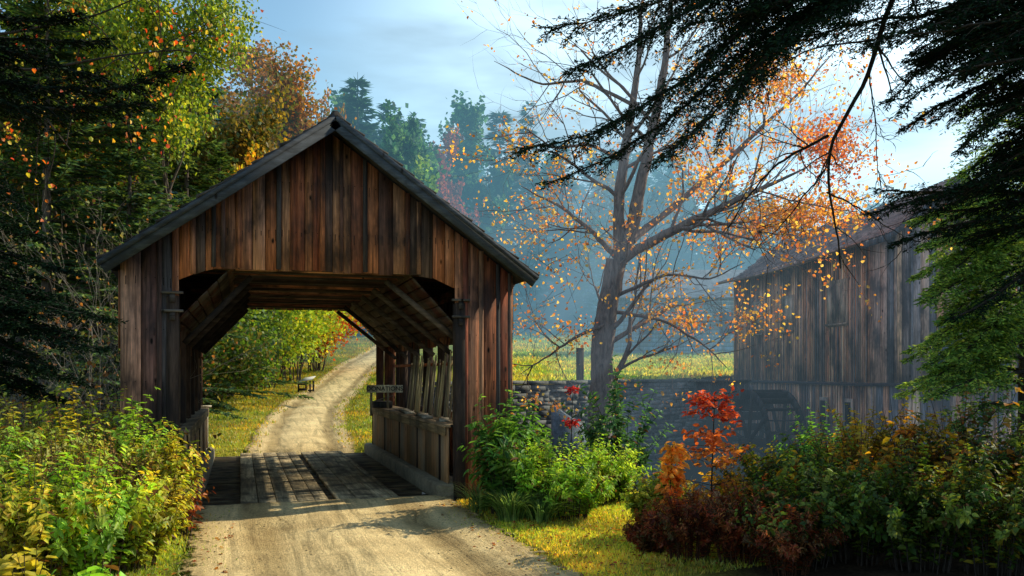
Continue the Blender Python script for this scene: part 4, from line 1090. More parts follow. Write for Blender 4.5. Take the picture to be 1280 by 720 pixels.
hb([(1300, 10, 6.2), (1220, 50, 6.0), (1160, 90, 5.9), (1110, 130, 5.8)], 4.6, .5, start=.15)
hb([(1320, 60, 6.4), (1250, 100, 6.2), (1190, 130, 6.1), (1130, 165, 6.0)], 4.3, .48, start=.15)
hb([(1300, 0, 5.6), (1230, 10, 5.5), (1150, 40, 5.4), (1080, 60, 5.4)], 4.4, .5, start=.15)
hb([(1330, 40, 6.9), (1270, 60, 6.8), (1200, 60, 6.7), (1130, 80, 6.7)], 5.0, .5, start=.15)
hb([(1340, 130, 6.2), (1280, 160, 6.0), (1240, 190, 5.9), (1205, 225, 5.8)], 3.9, .45, start=.15)
hb([(1340, 190, 6.2), (1270, 210, 6.0), (1190, 228, 5.8), (1110, 250, 5.7), (1080, 262, 5.7)], 3.6, .38, start=.15)
hb([(1340, 260, 6.0), (1290, 262, 5.9), (1230, 262, 5.8), (1165, 275, 5.8), (1120, 285, 5.8)], 3.3, .45, start=.2)
hb([(1340, 240, 6.8), (1270, 238, 6.7), (1200, 240, 6.6), (1140, 245, 6.6), (1095, 240, 6.6)], 3.6, .5, start=.2)
hb([(1340, 180, 5.6), (1290, 200, 5.5), (1230, 225, 5.5), (1165, 240, 5.5)], 3.5, .5, start=.2)
hb([(1340, 230, 6.4), (1280, 250, 6.2), (1220, 260, 6.1), (1150, 262, 6.1)], 3.4, .4, start=.15)
hb([(1350, 90, 5.6), (1300, 100, 5.5), (1240, 140, 5.4), (1200, 190, 5.4)], 4.0, .5, start=.15)
hb([(1350, 20, 5.2), (1290, 30, 5.1), (1230, 60, 5.0), (1190, 100, 5.0)], 4.0, .5, start=.15)
hb([(1350, 300, 6.0), (1300, 330, 5.8), (1250, 370, 5.7), (1200, 400, 5.6)], 2.9, .36, start=.2)
hb([(1350, 280, 6.5), (1300, 280, 6.4), (1250, 290, 6.3), (1200, 300, 6.2)], 3.2, .4, start=.2)
for k in range(24):
    px = rng.uniform(1135, 1290); py = rng.uniform(-20, 200 if px > 1180 else 90); d = rng.uniform(4.8, 6.8)
    hb([(1360, py-30, d), (1360*.4+px*.6+40, py-15, d), (px+30, py, d), (px-20, py+rng.uniform(5, 40), d)], float(H+(HY-py)/F*d+.0), .5, start=.3, dens=.6)
# more boughs round the trunk, outside the frame, that shade the near right
for k in range(22):
    a = rng.uniform(-1.4, 1.6); z = rng.uniform(3.2, 9); L = 3.2*(1-z/11)
    dv = rd(math.cos(a), math.sin(a)*.9)
    bw, bn = B(), B(); bough(bw, bn, [hp(z), hp(z)+dv*L*.5+np.array([0, 0, .1]), hp(z)+dv*L-np.array([0, 0, .3])], sec=.5, col=DN, nl=.06, nw=.02, nsp=.05)
    o = bn.build('bough', M['darkneedle'], hem); bw.build('limb', M['twig'], o)
# bare hanging branch
bw = B(); t3 = []
def bare(pts, r0, r1, side, ln=.35, lev=1):
    P, _ = resample([W(*p) for p in pts], 26); P += np.cumsum(rng.normal(size=P.shape)*.004, 0); rr = np.linspace(r0, r1, len(P)); bw.tube(P, rr, 6, (.5, .5, .5))
    for k in range(side):
        i = int(rng.uniform(.15, .98)*25); T = unit(P[i]-P[i-1]); s = unit(np.cross(T, rvec(1)[0])); grow(bw, t3, P[i], unit(T*.7+s*.9-np.array([0, 0, .2])), ln*rng.uniform(.5, 1.3), rr[i]*.45+.001, 0, lev, .7, -.03, 5, (2, 4), .16, .6)
bare([(1180, -90, 6.0), (1120, -20, 6.0), (1095, 50, 6.0), (1078, 105, 6.0), (1035, 170, 6.0), (1028, 215, 6.0), (1036, 260, 6.0), (1042, 300, 6.0), (1046, 335, 6.0)], .024, .005, 16)
bare([(1035, 170, 6.0), (1000, 188, 5.9), (965, 212, 5.9), (930, 250, 5.9), (905, 285, 5.9)], .012, .003, 12)
bare([(1034, 240, 6.0), (1080, 262, 6.0), (1120, 285, 6.0), (1150, 300, 6.0)], .007, .002, 8, .25)
bare([(1030, 215, 6.0), (1000, 250, 6.0), (975, 285, 6.0), (950, 310, 6.0)], .007, .002, 8, .25)
bare([(1085, 90, 6.0), (1095, 150, 6.1), (1100, 200, 6.1), (1110, 250, 6.1)], .006, .002, 12, .25)
bare([(1095, 50, 6.0), (1010, 60, 6.0), (960, 90, 6.1), (930, 140, 6.1)], .008, .002, 10, .3)
bw.build('bare_branch', M['twig'], hem)

# lit spruce at the right edge, behind the hemlock
LS = [1.15*lin(h) for h in ('7c9c48', '648840', 'a0b450', '4c6c34')]
sp_b = ground(1285, 10.2)
spr = empty('spruce_tree', tuple(sp_b), 'sunlit yellow-green spruce boughs at the right edge in front of the mill', 'tree')
bw = B(); s0 = lambda z: sp_b*np.array([1, 1, 0])+np.array([0, 0, z]); bw.tube([s0(-.2), s0(2.5), s0(5.5)], [.13, .09, .03], 9, (1, 1, 1)); bw.build('trunk', M['bark'], spr, smooth=True)
for k, (px, py, z0) in enumerate(((1170, 285, 3.9), (1185, 330, 3.6), (1200, 370, 3.2), (1195, 450, 2.5), (1205, 490, 2.1), (1230, 310, 3.8), (1245, 350, 3.4), (1250, 430, 2.6), (1185, 395, 2.9), (1150, 275, 3.9), (1165, 310, 3.5), (1145, 345, 3.3), (1160, 380, 3.0), (1180, 350, 3.4), (1175, 420, 2.6), (1165, 455, 2.3), (1150, 478, 2.1), (1200, 400, 2.8), (1195, 300, 3.8), (1210, 440, 2.4), (1220, 340, 3.3), (1190, 480, 1.9), (1225, 470, 2.0), (1240, 390, 2.7), (1210, 260, 4.2), (1170, 500, 1.7))):
    bw, bn = B(), B(); dd = rng.uniform(9.0, 10.2); e = W(px+rng.uniform(-8, 8), py, dd); m_ = (s0(z0)+e)/2+np.array([0, 0, .10])
    bough(bw, bn, [s0(z0), m_, e], sec=.5, col=LS, nl=.055, nw=.018, nsp=.024, start=.2, step=.055, tert=.07)
    o = bn.build('bough', M['needle'], spr); bw.build('limb', M['twig'], o)
for k in range(34):
    a = rng.uniform(0, 6.28); z = rng.uniform(1.2, 5.6); L = 1.75*(1-z/8.5); dv = rd(math.cos(a), math.sin(a))
    bw, bn = B(), B(); bough(bw, bn, [s0(z), s0(z)+dv*L*.5+np.array([0, 0, .1]), s0(z)+dv*L-np.array([0, 0, .2])], sec=.5, col=LS, nl=.055, nw=.018, nsp=.035, step=.07)
    o = bn.build('bough', M['needle'], spr); bw.build('limb', M['twig'], o)
# spruces outside the frame at the right that keep the near right in shade
for px, d, h, rad in ((1560, 11.5, 6.6, 2.2), (1760, 9.5, 7.5, 2.2)):
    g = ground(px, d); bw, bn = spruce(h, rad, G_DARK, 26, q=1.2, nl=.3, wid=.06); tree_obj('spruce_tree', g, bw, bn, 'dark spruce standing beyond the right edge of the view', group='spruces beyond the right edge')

# --- left foreground hemlock and dark spruce
hl_b = ground(-330, 6.2)
hl = empty('hemlock_tree', tuple(hl_b), 'near hemlock reaching in black boughs from the upper left corner', 'tree')
bw = B(); l0 = lambda z: hl_b*np.array([1, 1, 0])+np.array([-.02*z, .01*z, z]); P, _ = resample([l0(-.3), l0(3), l0(8)], 14); bw.tube(P, np.linspace(.18, .05, 14), 10, (1, 1, 1)); bw.build('trunk', M['bark'], hl, smooth=True)
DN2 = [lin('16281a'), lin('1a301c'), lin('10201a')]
def lb(pts, z0, sec=.45, root=hl, l=l0, col=DN2, **k):
    k.setdefault('nl', .042); k.setdefault('nw', .013); k.setdefault('step', .038); k.setdefault('tert', .05); k.setdefault('nsp', .018); sec *= 1.15
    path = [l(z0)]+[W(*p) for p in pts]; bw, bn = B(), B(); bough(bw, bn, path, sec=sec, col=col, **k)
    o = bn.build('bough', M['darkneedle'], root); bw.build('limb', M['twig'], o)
lb([(-60, 90, 6.0), (40, 110, 6.0), (130, 115, 6.0), (190, 100, 6.0), (235, 78, 6.0)], 4.2, .42)
lb([(-60, 110, 5.8), (30, 135, 5.8), (100, 135, 5.8), (180, 125, 5.8)], 4.0, .42)
lb([(-60, 60, 6.1), (20, 70, 6.1), (80, 85, 6.1), (140, 105, 6.1)], 4.3, .4)
lb([(-60, 0, 6.1), (0, 15, 6.1), (50, 20, 6.1), (95, 8, 6.1)], 4.7, .3)
lb([(-60, 40, 6.3), (0, 50, 6.3), (70, 52, 6.3), (130, 50, 6.3)], 4.4, .3, dens=.7)
sl_b = ground(-120, 8.6)
sl = empty('spruce_tree', tuple(sl_b), 'dark spruce with drooping boughs left of the bridge above the bright bushes', 'tree')
bw = B(); l1 = lambda z: sl_b*np.array([1, 1, 0])+np.array([0, 0, z]); bw.tube([l1(-.3), l1(2), l1(4.6)], [.12, .08, .03], 9, (1, 1, 1)); bw.build('trunk', M['bark'], sl, smooth=True)
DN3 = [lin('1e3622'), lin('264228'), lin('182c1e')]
for px, py, z0 in ((40, 265, 3.6), (60, 300, 3.3), (95, 340, 3.0), (70, 372, 2.8), (120, 385, 2.7), (95, 420, 2.4), (130, 440, 2.2), (70, 450, 2.2), (110, 475, 1.9), (50, 490, 1.8), (20, 330, 3.0), (20, 400, 2.5), (30, 440, 2.1), (80, 505, 1.6), (145, 410, 2.5), (20, 240, 3.9), (0, 490, 1.7), (40, 380, 2.6)):
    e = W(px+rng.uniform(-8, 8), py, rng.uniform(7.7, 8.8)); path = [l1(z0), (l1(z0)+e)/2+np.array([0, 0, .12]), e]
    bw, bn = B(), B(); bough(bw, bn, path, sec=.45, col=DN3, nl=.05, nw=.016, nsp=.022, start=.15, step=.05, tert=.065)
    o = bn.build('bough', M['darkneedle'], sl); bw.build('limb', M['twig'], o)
# orange and yellow leafy twigs hanging in front of the upper left wood
tw = empty('maple_sapling', tuple(ground(-200, 8.0)), 'thin maple hanging scattered orange and yellow leaves in the upper left corner', 'tree')
bw, bn = B(), B(); tb_ = ground(-200, 8.0)
bw.tube([tb_+np.array([0, 0, -.2]), tb_+np.array([.1, 0, 3]), W(-120, 60, 8)], [.06, .05, .03], 7, (1, 1, 1))
tp = []
for pts in ([(-120, 60), (20, 40), (120, 20), (230, -30)], [(-120, 60), (40, 90), (140, 70), (240, 60), (280, 90)], [(-100, 80), (60, 150), (90, 190)]):
    P, _ = resample([W(x, y, 8) for x, y in pts], 20); bw.tube(P, np.linspace(.02, .004, 20), 5, (1, 1, 1))
    for k in range(10):
        i = rng.integers(4, 19); grow(bw, tp, P[i], unit(P[i]-P[i-1]+rvec(1)[0]*.9-np.array([0, 0, .3])), .8, .006, 0, 1, .6, -.06, 5, (2, 3), .12, .6)
leaf_clusters(bn, tp, 3, .06, .042, [lin('d87028'), lin('c84820'), lin('e0a838'), lin('c8b83c')], keep=.5, hang=1.0)
bw.build('trunk', M['twig'], tw); bn.build('leaves', M['leaf'], tw)

# ------------------------------------------------------------------ SHRUBS
def shrub(name, base, hgt, spread, n_st, lf, pal, label, lw=.42, per=26, group=None, cat='shrub', w=None, wood=(1, 1, 1), lean=(0, 0), tlow=.15, branch=2, up=.35, mat_='leaf', droop=.25, gl=None):
    base = np.array(base); o = empty(name, tuple(base), label, cat, group); bw, bn = B(), B()
    A, D, Nn, Ls, Cc = [], [], [], [], []
    for s in range(n_st):
        a = rng.uniform(0, 2*math.pi); rr = spread*math.sqrt(rng.random()); h = hgt*rng.uniform(.65, 1.0)*(1-.35*(rr/max(spread, .01))**2)
        b0 = base+np.array([math.cos(a)*rr*.35, math.sin(a)*rr*.35, -.05]); b0[2] = gz(b0[0], b0[1])-.03
        e = base+np.array([math.cos(a)*rr+lean[0], math.sin(a)*rr+lean[1], h]); mid = (b0+e)/2+np.array([-math.cos(a)*rr*.2, -math.sin(a)*rr*.2, h*.12])
        P, L0 = resample([b0, mid, e], 10); bw.tube(P, np.linspace(.007, .002, 10), 4, wood)
        stems = [(P, 1.0)]
        for k in range(branch):
            i = rng.integers(3, 8); dv = unit(unit(P[i+1]-P[i])+rvec(1)[0]*.8); L1 = L0*rng.uniform(.18, .38); Q, _ = resample([P[i], P[i]+dv*L1*.5, P[i]+dv*L1+np.array([0, 0, .15*L1])], 6); bw.tube(Q, np.linspace(.004, .0015, 6), 3, wood); stems.append((Q, .6))
        tone = rng.uniform(.75, 1.2); ci = rng.choice(len(pal), p=w)
        for Q, k in stems:
            m = int(per*k); t = rng.uniform(tlow if k == 1 else 0, 1, m); fi = t*(len(Q)-1); i0 = np.minimum(fi.astype(int), len(Q)-2); fr = (fi-i0)[:, None]
            A.append(Q[i0]*(1-fr)+Q[i0+1]*fr); T = unit(Q[i0+1]-Q[i0]); ss = unit(np.cross(T, rvec(m)))
            D.append(unit(ss+T*up+np.array([0, 0, -droop])*rng.uniform(0, 1.4, (m, 1)))); Nn.append(unit(T+np.array([0, 0, .5])+rng.normal(size=T.shape)*.35))
            Ls.append(lf*rng.uniform(.35, 1.3, m)*(1.15-.5*t))
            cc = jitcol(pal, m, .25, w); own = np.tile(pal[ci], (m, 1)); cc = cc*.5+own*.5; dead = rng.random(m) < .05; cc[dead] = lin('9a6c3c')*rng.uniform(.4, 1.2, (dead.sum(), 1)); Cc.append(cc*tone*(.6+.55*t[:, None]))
    A = np.concatenate(A); Ls = np.concatenate(Ls); add_leaves(bn, A, np.concatenate(D), np.concatenate(Nn), Ls, Ls*lw, np.concatenate(Cc))
    bw.build('stems', M['twig'], o); bn.build('leaves', M[mat_], o); return o
LB = [lin('acb83c'), lin('c4cc44'), lin('8ca434'), lin('ccb83c'), lin('64882c'), lin('b09c38')]
WB = [(2.5, 2.2, 1.6)]
lefts = [(40, 6.6, 1.05, .6, 'yellow-green goldenrod bush at the bottom left corner'), (110, 6.9, 1.0, .55, 'bright green bush second from the left edge in the front row'), (165, 7.3, .85, .45, 'low bright bush at the road side of the front row'),
         (20, 7.8, 1.3, .7, 'tall pale green bush at the left edge behind the front row'), (95, 8.2, 1.4, .65, 'tall goldenrod bush in the middle of the left bank'), (160, 8.5, 1.25, .55, 'leafy bush beside the left wing of the bridge'), (205, 8.3, 1.05, .4, 'small bush right of the leafy left bank by the road'),
         (60, 9.4, 1.5, .75, 'rear green bush under the dark spruce boughs'), (140, 9.8, 1.45, .6, 'rear bush against the left wall of the bridge'), (-40, 7.2, 1.3, .7, 'bush cut off by the left edge')]
for i, (px, d, h, sp, lab) in enumerate(lefts):
    pal = [LB, [lin('8cb83c'), lin('b0d048'), lin('78a038')], LB, [lin('98a850'), lin('a8a048'), lin('88a040')]][i % 4]
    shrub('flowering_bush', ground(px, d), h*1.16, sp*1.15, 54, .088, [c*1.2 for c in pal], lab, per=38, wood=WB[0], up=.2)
for px, d, h, lab in ((70, 7.4, 1.35, 'spindly seed-headed stems above the left front bushes'), (130, 7.9, 1.3, 'spindly brownish stems in the middle of the left bank'), (185, 8.0, 1.1, 'spindly stems near the road side of the left bank'), (10, 8.4, 1.6, 'tall spindly stems at the left edge')):
    shrub('dry_stems', ground(px, d), h, .5, 26, .045, [lin('b09050'), lin('a8a050'), lin('98683c'), lin('c8b060')], lab, per=30, lw=.35, cat='weeds', wood=(3, 2.6, 1.8), tlow=.35, branch=3)
shrub('sapling', ground(212, 9.2), 1.45, .35, 9, .15, [lin('5c8430'), lin('7ca03a'), lin('a8b040'), lin('b88838')], 'green sapling with long drooping leaves in front of the left portal post', per=20, lw=.32, droop=.8)
shrub('sapling', ground(168, 9.0), 1.75, .3, 8, .13, [lin('6c9434'), lin('94b040')], 'taller sapling with long leaves against the left wing of the bridge', per=20, lw=.32, droop=.6)
shrub('red_leaf_sapling', ground(228, 8.6), .85, .35, 9, .10, [lin('a83828'), lin('b06838'), lin('7c6038')], 'small reddish sapling at the left edge of the road', per=16, lw=.4, droop=.6)
shrub('broad_leaf_plant', ground(95, 5.2), .62, .3, 12, .16, [lin('7cb43c'), lin('94c840'), lin('68a038')], 'broad-leaved bright green plant lowest at the bottom left', per=9, lw=.75)
shrub('broad_leaf_plant', ground(30, 5.3), .66, .3, 10, .15, [lin('a8b040'), lin('c0b044')], 'broad-leaved yellowing plant in the bottom left corner', per=9, lw=.75)

# right of the portal
shrub('tall_bush', ground(628, 10.0), 1.55, .5, 34, .14, [lin('4c7c34'), lin('68983c'), lin('88b048'), lin('3c6830')], 'tall dark-leaved bush against the right wing of the bridge', per=34, lw=.36, droop=.5)
shrub('tall_bush', ground(655, 10.6), 1.45, .45, 24, .13, [lin('4c7c34'), lin('78a844')], 'tall bush just right of the bridge front corner', per=32, lw=.36, droop=.5)
for i, (px, d, h, sp, lab) in enumerate(((690, 10.0, 1.0, .55, 'bright lime bush on the grass verge nearest the bridge'), (740, 10.4, .98, .55, 'bright lime bush below the maple trunk'), (715, 9.6, .72, .45, 'low bright bush at the front of the verge'), (770, 10.8, .85, .4, 'bright bush at the right end of the verge bushes'), (665, 9.9, .8, .35, 'small bush behind the clump of long grass'))):
    shrub('lime_bush', ground(px, d), h, sp, 44, .075, [lin('98c83c'), lin('b4d848'), lin('7cac38'), lin('c8d850')], lab, per=34)
shrub('ravine_bush', ground(672, 13.2), 3.0, .75, 36, .12, [lin('3c6440'), lin('4c7448')], 'dim leafy bush hiding the bridge end of the dam', per=46)
shrub('creeper', ground(742, 17.2)+np.array([0, 0, 1.2]), 2.2, .35, 10, .14, [lin('7cac38'), lin('98c048')], 'green creeper climbing the foot of the maple trunk', per=30)
for px, d, h, lab in ((800, 14.0, 1.6, 'dim green bush in the ravine below the dam'), (850, 15.5, 1.9, 'shaded bush in the ravine beneath the flume'), (700, 14.5, 1.7, 'shaded bush in the ravine left of the maple'), (985, 16, 2.2, 'green bush at the foot of the mill wall beside the wheel'), (780, 12.0, 1.9, 'leggy green bush at the ravine edge left of the red sapling')):
    g = ground(px, d); shrub('ravine_bush', g, h, .8, 26, .12, [lin('4c7c4c'), lin('5c8c50'), lin('3c6840')], lab, per=34)

# right foreground thicket
GRN = [lin('4a6c28'), lin('6a8434'), lin('34501f'), lin('8a9a38')]
YEL = [lin('c8a82c'), lin('e0b830'), lin('989830'), lin('b0802c')]
rights = [(1010, 8.2, 1.15, .6, GRN, 'green bush left of the yellow-leaved thicket'), (1080, 8.8, 1.35, .6, YEL, 'yellow-leaved bush in front of the mill gable'), (1150, 8.6, 1.3, .6, YEL+GRN[:2], 'mottled yellow and green bush below the spruce'), (1225, 8.2, 1.45, .7, [lin('3c6030'), lin('a05a28'), lin('54783a')], 'bush with orange leaves at the right edge under the spruce'),
          (1000, 7.2, .85, .55, GRN, 'low green bush beside the rusty fern'), (1070, 7.3, .95, .6, GRN, 'low dark green bush in the middle of the right foreground'), (1150, 7.0, 1.0, .6, GRN, 'dark bush at the lower right'), (1240, 6.9, 1.1, .65, GRN+YEL[:1], 'dark bush in the lower right corner'), (950, 8.8, .95, .5, GRN+YEL[:1], 'green bush right behind the red sapling'), (1030, 9.6, 1.2, .6, [lin('5c9040'), lin('74a848')], 'fresh green bush in front of the mill wall'), (1300, 7.6, 1.4, .7, GRN, 'bush cut off by the right edge'), (820, 8.6, .75, .35, [lin('8ca83c'), lin('b0a838')], 'small yellow-green bush at the end of the grass verge')]
for px, d, h, sp, pal, lab in rights:
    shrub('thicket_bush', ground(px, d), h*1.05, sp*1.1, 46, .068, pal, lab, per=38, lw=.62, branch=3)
for i, (px, d, h, sp, lab) in enumerate(((860, 7.6, .72, .5, 'rusty red fern clump left of the others'), (925, 7.4, .78, .5, 'rusty red fern clump below the red sapling'), (815, 7.9, .42, .28, 'small rusty fern clump at the verge'), (985, 7.0, .62, .45, 'rusty fern clump nearest the dark bushes'))):
    shrub('rusty_fern', ground(px, d), h, sp, 60, .05, RUST+[lin('a04424'), lin('566030')], lab, per=46, lw=.3, up=.5, cat='fern', wood=(1.5, .8, .5), branch=3)
for px, d, h, lab in ((1075, 8.0, 1.45, 'thin yellow-leaved sapling rising above the middle of the right thicket'), (1125, 8.2, 1.5, 'thin orange-yellow sapling left of the spruce boughs'), (1000, 8.0, 1.25, 'thin yellow sapling nearest the layered red one'), (1190, 7.6, 1.4, 'thin sapling with orange leaves below the spruce boughs'), (1250, 7.6, 1.5, 'thin orange-leaved sapling at the right edge')):
    shrub('yellow_sapling', ground(px, d), h, .28, 8, .095, YEL+[lin('c8702c'), lin('e0a030')], lab, per=16, lw=.7, cat='sapling', droop=.6)
# layered red-orange sapling
def sapling(px, d, hp_, label, pals, tiers, name='red_sapling', width=.42, lf=.11):
    g = ground(px, d); o = empty(name, tuple(g), label, 'sapling'); bw, bn = B(), B()
    P, _ = resample([g, g+np.array([.02, 0, hp_*.5]), g+np.array([.05, 0, hp_])], 12); bw.tube(P, np.linspace(.012, .004, 12), 5, (1, 1, 1))
    for k in range(tiers):
        u = .22+.78*k/(tiers-1); z = hp_*(u+rng.uniform(-.04, .04)); c_ = g+np.array([.05*u, 0, z])
        pal = pals[min(len(pals)-1, int((1-u)*len(pals)))]
        for a in rng.uniform(0, 6.28, rng.integers(4, 8)):
            L = width*(1.15-.6*u)*rng.uniform(.6, 1.3); dv = np.array([math.cos(a), math.sin(a), rng.uniform(-.15, .55)]); e = c_+dv*L; bw.tube([c_, (c_+e)/2+np.array([0, 0, .02]), e], [.004, .003, .0015], 4, (1, 1, 1))
            m = 12; t = rng.uniform(.2, 1.05, m); A = c_+dv*L*t[:, None]+rng.normal(size=(m, 3))*.025; s = unit(np.cross(dv, (0, 0, 1.)))*np.where(np.arange(m) % 2, 1, -1)[:, None]
            add_leaves(bn, A, unit(s*.8+dv*.6+rng.normal(size=(m, 3))*.35-np.array([0, 0, .35])), unit(np.array([0, 0, .8])+rng.normal(size=(m, 3))*.6), lf*rng.uniform(.5, 1.1, m), lf*.5, jitcol(pal, m, .35))
    bw.build('stems', M['twig'], o); bn.build('leaves', M['leaf'], o)
sapling(888, 8.6, 1.42, 'layered sapling shading from red at the top to orange and yellow', [[lin('b04030'), lin('c05a38')], [lin('c86c34'), lin('b85a30')], [lin('d08c38'), lin('b8703c')], [lin('d0a038'), lin('b0942c')], YG], 10, lf=.085, width=.46)
sapling(835, 8.2, .98, 'slim yellow-orange sapling left of the layered red one', [[lin('e8b048'), lin('e09c40')], [lin('d88c38')], [lin('c0a038')]], 8, width=.13, lf=.09)
# red-leaf twig by the maple
sapling(712, 12.0, 1.7, 'thin sapling with a few bright red leaves in front of the dam', [[lin('b83434')], [lin('4c7c40')], [lin('4c7c40')]], 4, name='thin_sapling', width=.10, lf=.07)

# long grass clump
def grass_clump(px, d, n, h, label, name='long_grass', spread=.35):
    g = ground(px, d); o = empty(name, tuple(g), label, 'grass clump'); bn = B()
    for k in range(n):
        a = rng.uniform(0, 6.28); r_ = spread*rng.random()*.5; b0 = g+np.array([math.cos(a)*r_, math.sin(a)*r_, -.02]); hh = h*rng.uniform(.6, 1); dv = np.array([math.cos(a), math.sin(a), 0])
        t = np.linspace(0, 1, 6)[:, None]; P = b0+dv*(spread*1.3*t**2)*rng.uniform(.3, 1.2)+np.array([0, 0, 1])*hh*(t-.35*t**3)
        s = unit(np.cross(dv, (0, 0, 1.)))*.006; wv = (1-t**2)*1.0+.1
        v = np.concatenate([P-s*wv, P+s*wv]); f = [(i, i+1, 7+i, 6+i) for i in range(5)]
        bn.add(v, f, jitcol([lin('6c8c4c'), lin('88a058'), lin('4c6c3c')], 1)[0])
    bn.build('blades', M['blade'], o)
grass_clump(640, 9.6, 380, .62, 'arching clump of long grass at the right corner of the bridge mouth')
grass_clump(676, 9.5, 220, .5, 'second arching grass clump farther along the verge')
grass_clump(600, 10.2, 160, .55, 'thin grass clump beside the right portal post')

# ------------------------------------------------------------------ GRASS cover (stuff)
def turf(n, region, pal, h, w, name, label):
    """region(x,y)->mask prob; blades in world space"""
    pts = []
    while sum(len(p) for p in pts) < n:
        x, y = region[0](60000); k = region[1](x, y) > rng.random(len(x)); pts.append(np.stack([x[k], y[k]], 1))
    P = np.concatenate(pts)[:n]; z = height(P[:, 0], P[:, 1]); P = np.c_[P, z-.005]
    D = unit(np.c_[rng.normal(size=(n, 2))*.45, np.ones(n)]); dn = P[:, 0]*SA+P[:, 1]*CO
    cl = .75+.35*vnoise(P[:, 0], P[:, 1], .5, 4)[:, None]
    c = jitcol(pal, n, .3)*cl
    c = c*(1+.35*np.clip(vnoise(P[:, 0], P[:, 1], 1.3, 11), -1, 1)[:, None]*np.array([1.2, .2, 0]))
    hh = h*rng.uniform(.5, 1.3, n)*(1+dn/30); b = B(); add_flat(b, P, D, rvec(n), hh, w*(1+dn/12), c)
    return tag(b.build(name, M['blade']), label, 'grass', kind='stuff')
def near_region():
    def s(n): return rng.uniform(-3.6, 5.2, n), rng.uniform(6.2, 11.2, n)
    def m(x, y):
        e = np.abs(x-1.08+.0*y)-1.68+.12*vnoise(x, y, .6, 1)
        return np.where(e > 0, 1.0, np.where(e > -.5, .25*(1+e/.5), 0))*((y < 10.7) | (x < -1.5))*((x < 4.4) | (y > 9))
    return s, m
turf(85000, near_region(), [1.35*lin(h) for h in ('c8cc48', 'b4c040', 'd8cc50', '98b03c', 'd0b448')], .04, .006, 'grass', 'short sunlit grass along both sides of the near road')
def far_region():
    def s(n): 
        d = rng.uniform(17.5, 62, n); px = rng.uniform(225, 480, n); r = (px-640)/F*d; return r*CO+d*SA, d*CO-r*SA
    fx = np.array(far_path)
    def m(x, y):
        ii = np.clip(np.searchsorted(fx[:, 1], y), 1, len(fx)-1); e = np.abs(x-fx[ii, 0])-1.12+.2*vnoise(x, y, .8, 2)
        return np.where(e > 0, 1.0, np.where(e > -.25, .3, .0))*(y > 17.9)
    return s, m
turf(50000, far_region(), [lin('c0b83c'), lin('b0b83c'), lin('d0b048'), lin('8ca038')], .05, .009, 'grass', 'golden-green grass on the slope seen through the bridge')
def field_region():
    def s(n):
        d = rng.uniform(24, 92, n); px = rng.uniform(630, 940, n); r = (px-640)/F*d; return r*CO+d*SA, d*CO-r*SA
    return s, lambda x, y: np.ones_like(x)
turf(40000, field_region(), [1.5*lin('b4b84c'), 1.5*lin('98a848'), 1.5*lin('ccc458')], .09, .02, 'grass', 'hazy meadow grass between the dam and the far woods')
# fallen leaves on verges and road
n = 2600; x = rng.uniform(-3, 4.6, n); y = rng.uniform(6.3, 10.9, n); k = (np.abs(x-1.08) > rng.uniform(1.0, 2.4, n)); x, y = x[k], y[k]; n = len(x)
b = B(); add_leaves(b, np.c_[x, y, height(x, y)+.03], unit(np.c_[rng.normal(size=(n, 2)), np.zeros(n)]), unit(np.c_[rng.normal(size=(n, 2))*.3, np.ones(n)]), .045, .035, jitcol([lin('b87830'), lin('a05028'), lin('c89838'), lin('7c4c28')], n, .3))
tag(b.build('fallen_leaves', M['leaf']), 'scattered brown and orange fallen leaves on the verges', 'leaves', kind='stuff')
n = 6500; x = rng.uniform(-.9, 3.1, n); y = rng.uniform(6.2, 10.8, n); s = .0022+.011*rng.random(n)**4; k = rng.random(n) < .25+.75*np.abs((x-1.08)/2)**1.5; x, y, s = x[k], y[k], s[k]; n = len(x)
b = B(); c0 = np.c_[x, y, height(x, y)+.03]
oct_ = np.array([(1, 0, 0), (0, 1, 0), (-1, 0, 0), (0, -1, 0), (0, 0, .7)])
v = (c0[:, None, :]+oct_[None]*s[:, None, None]*rng.uniform(.7, 1.3, (n, 5, 1))).reshape(-1, 3); kk = np.arange(n)[:, None]*5
b.add(v, np.concatenate([kk+np.array([0, 1, 4, 4]), kk+np.array([1, 2, 4, 4]), kk+np.array([2, 3, 4, 4]), kk+np.array([3, 0, 4, 4])])[:0] if False else np.concatenate([kk+np.array([0, 1, 2, 4]), kk+np.array([2, 3, 0, 4])]), np.repeat(lin('c8b48c')*rng.uniform(.45, 1.2, (n, 1)), 5, 0))
tag(b.build('gravel', M['stone']), 'loose gravel stones on the near road', 'gravel', kind='stuff')

# ------------------------------------------------------------------ MIST (emissive, absorbing volumes)
def mist(name, d0, d1, r0, r1, z0, z1, dens, col, em, label):
    b = B(); v = [rd(r, d, z) for z in (z0, z1) for d in (d0, d1) for r in (r0, r1)]
    b.add(v, [(0, 2, 3, 1), (4, 5, 7, 6), (0, 1, 5, 4), (2, 6, 7, 3), (0, 4, 6, 2), (1, 3, 7, 5)], (1, 1, 1))
    m, N, L, out = mat(name+'_air')
    a = N('VolumeAbsorption', Density=dens); a.inputs[0].default_value = (0, 0, 0, 1)
    e = N('Emission', Strength=dens*em); e.inputs[0].default_value = (*col, 1)
    s = N('AddShader'); L(a.outputs[0], s.inputs[0]); L(e.outputs[0], s.inputs[1]); L(s.outputs[0], out.inputs['Volume'])
    return tag(b.build(name, m), label, 'mist', kind='stuff')
mist('mist', 42, 175, -20, 90, -4, 30, .010, (.18, .42, .56), 1.25, 'blue morning mist filling the valley in front of the far woods')
mist('mist', 13.5, 41.5, 1.2, 40, -2.5, 9, .008, (.29, .46, .58), 1.0, 'thin blue mist hanging round the mill and the dam')

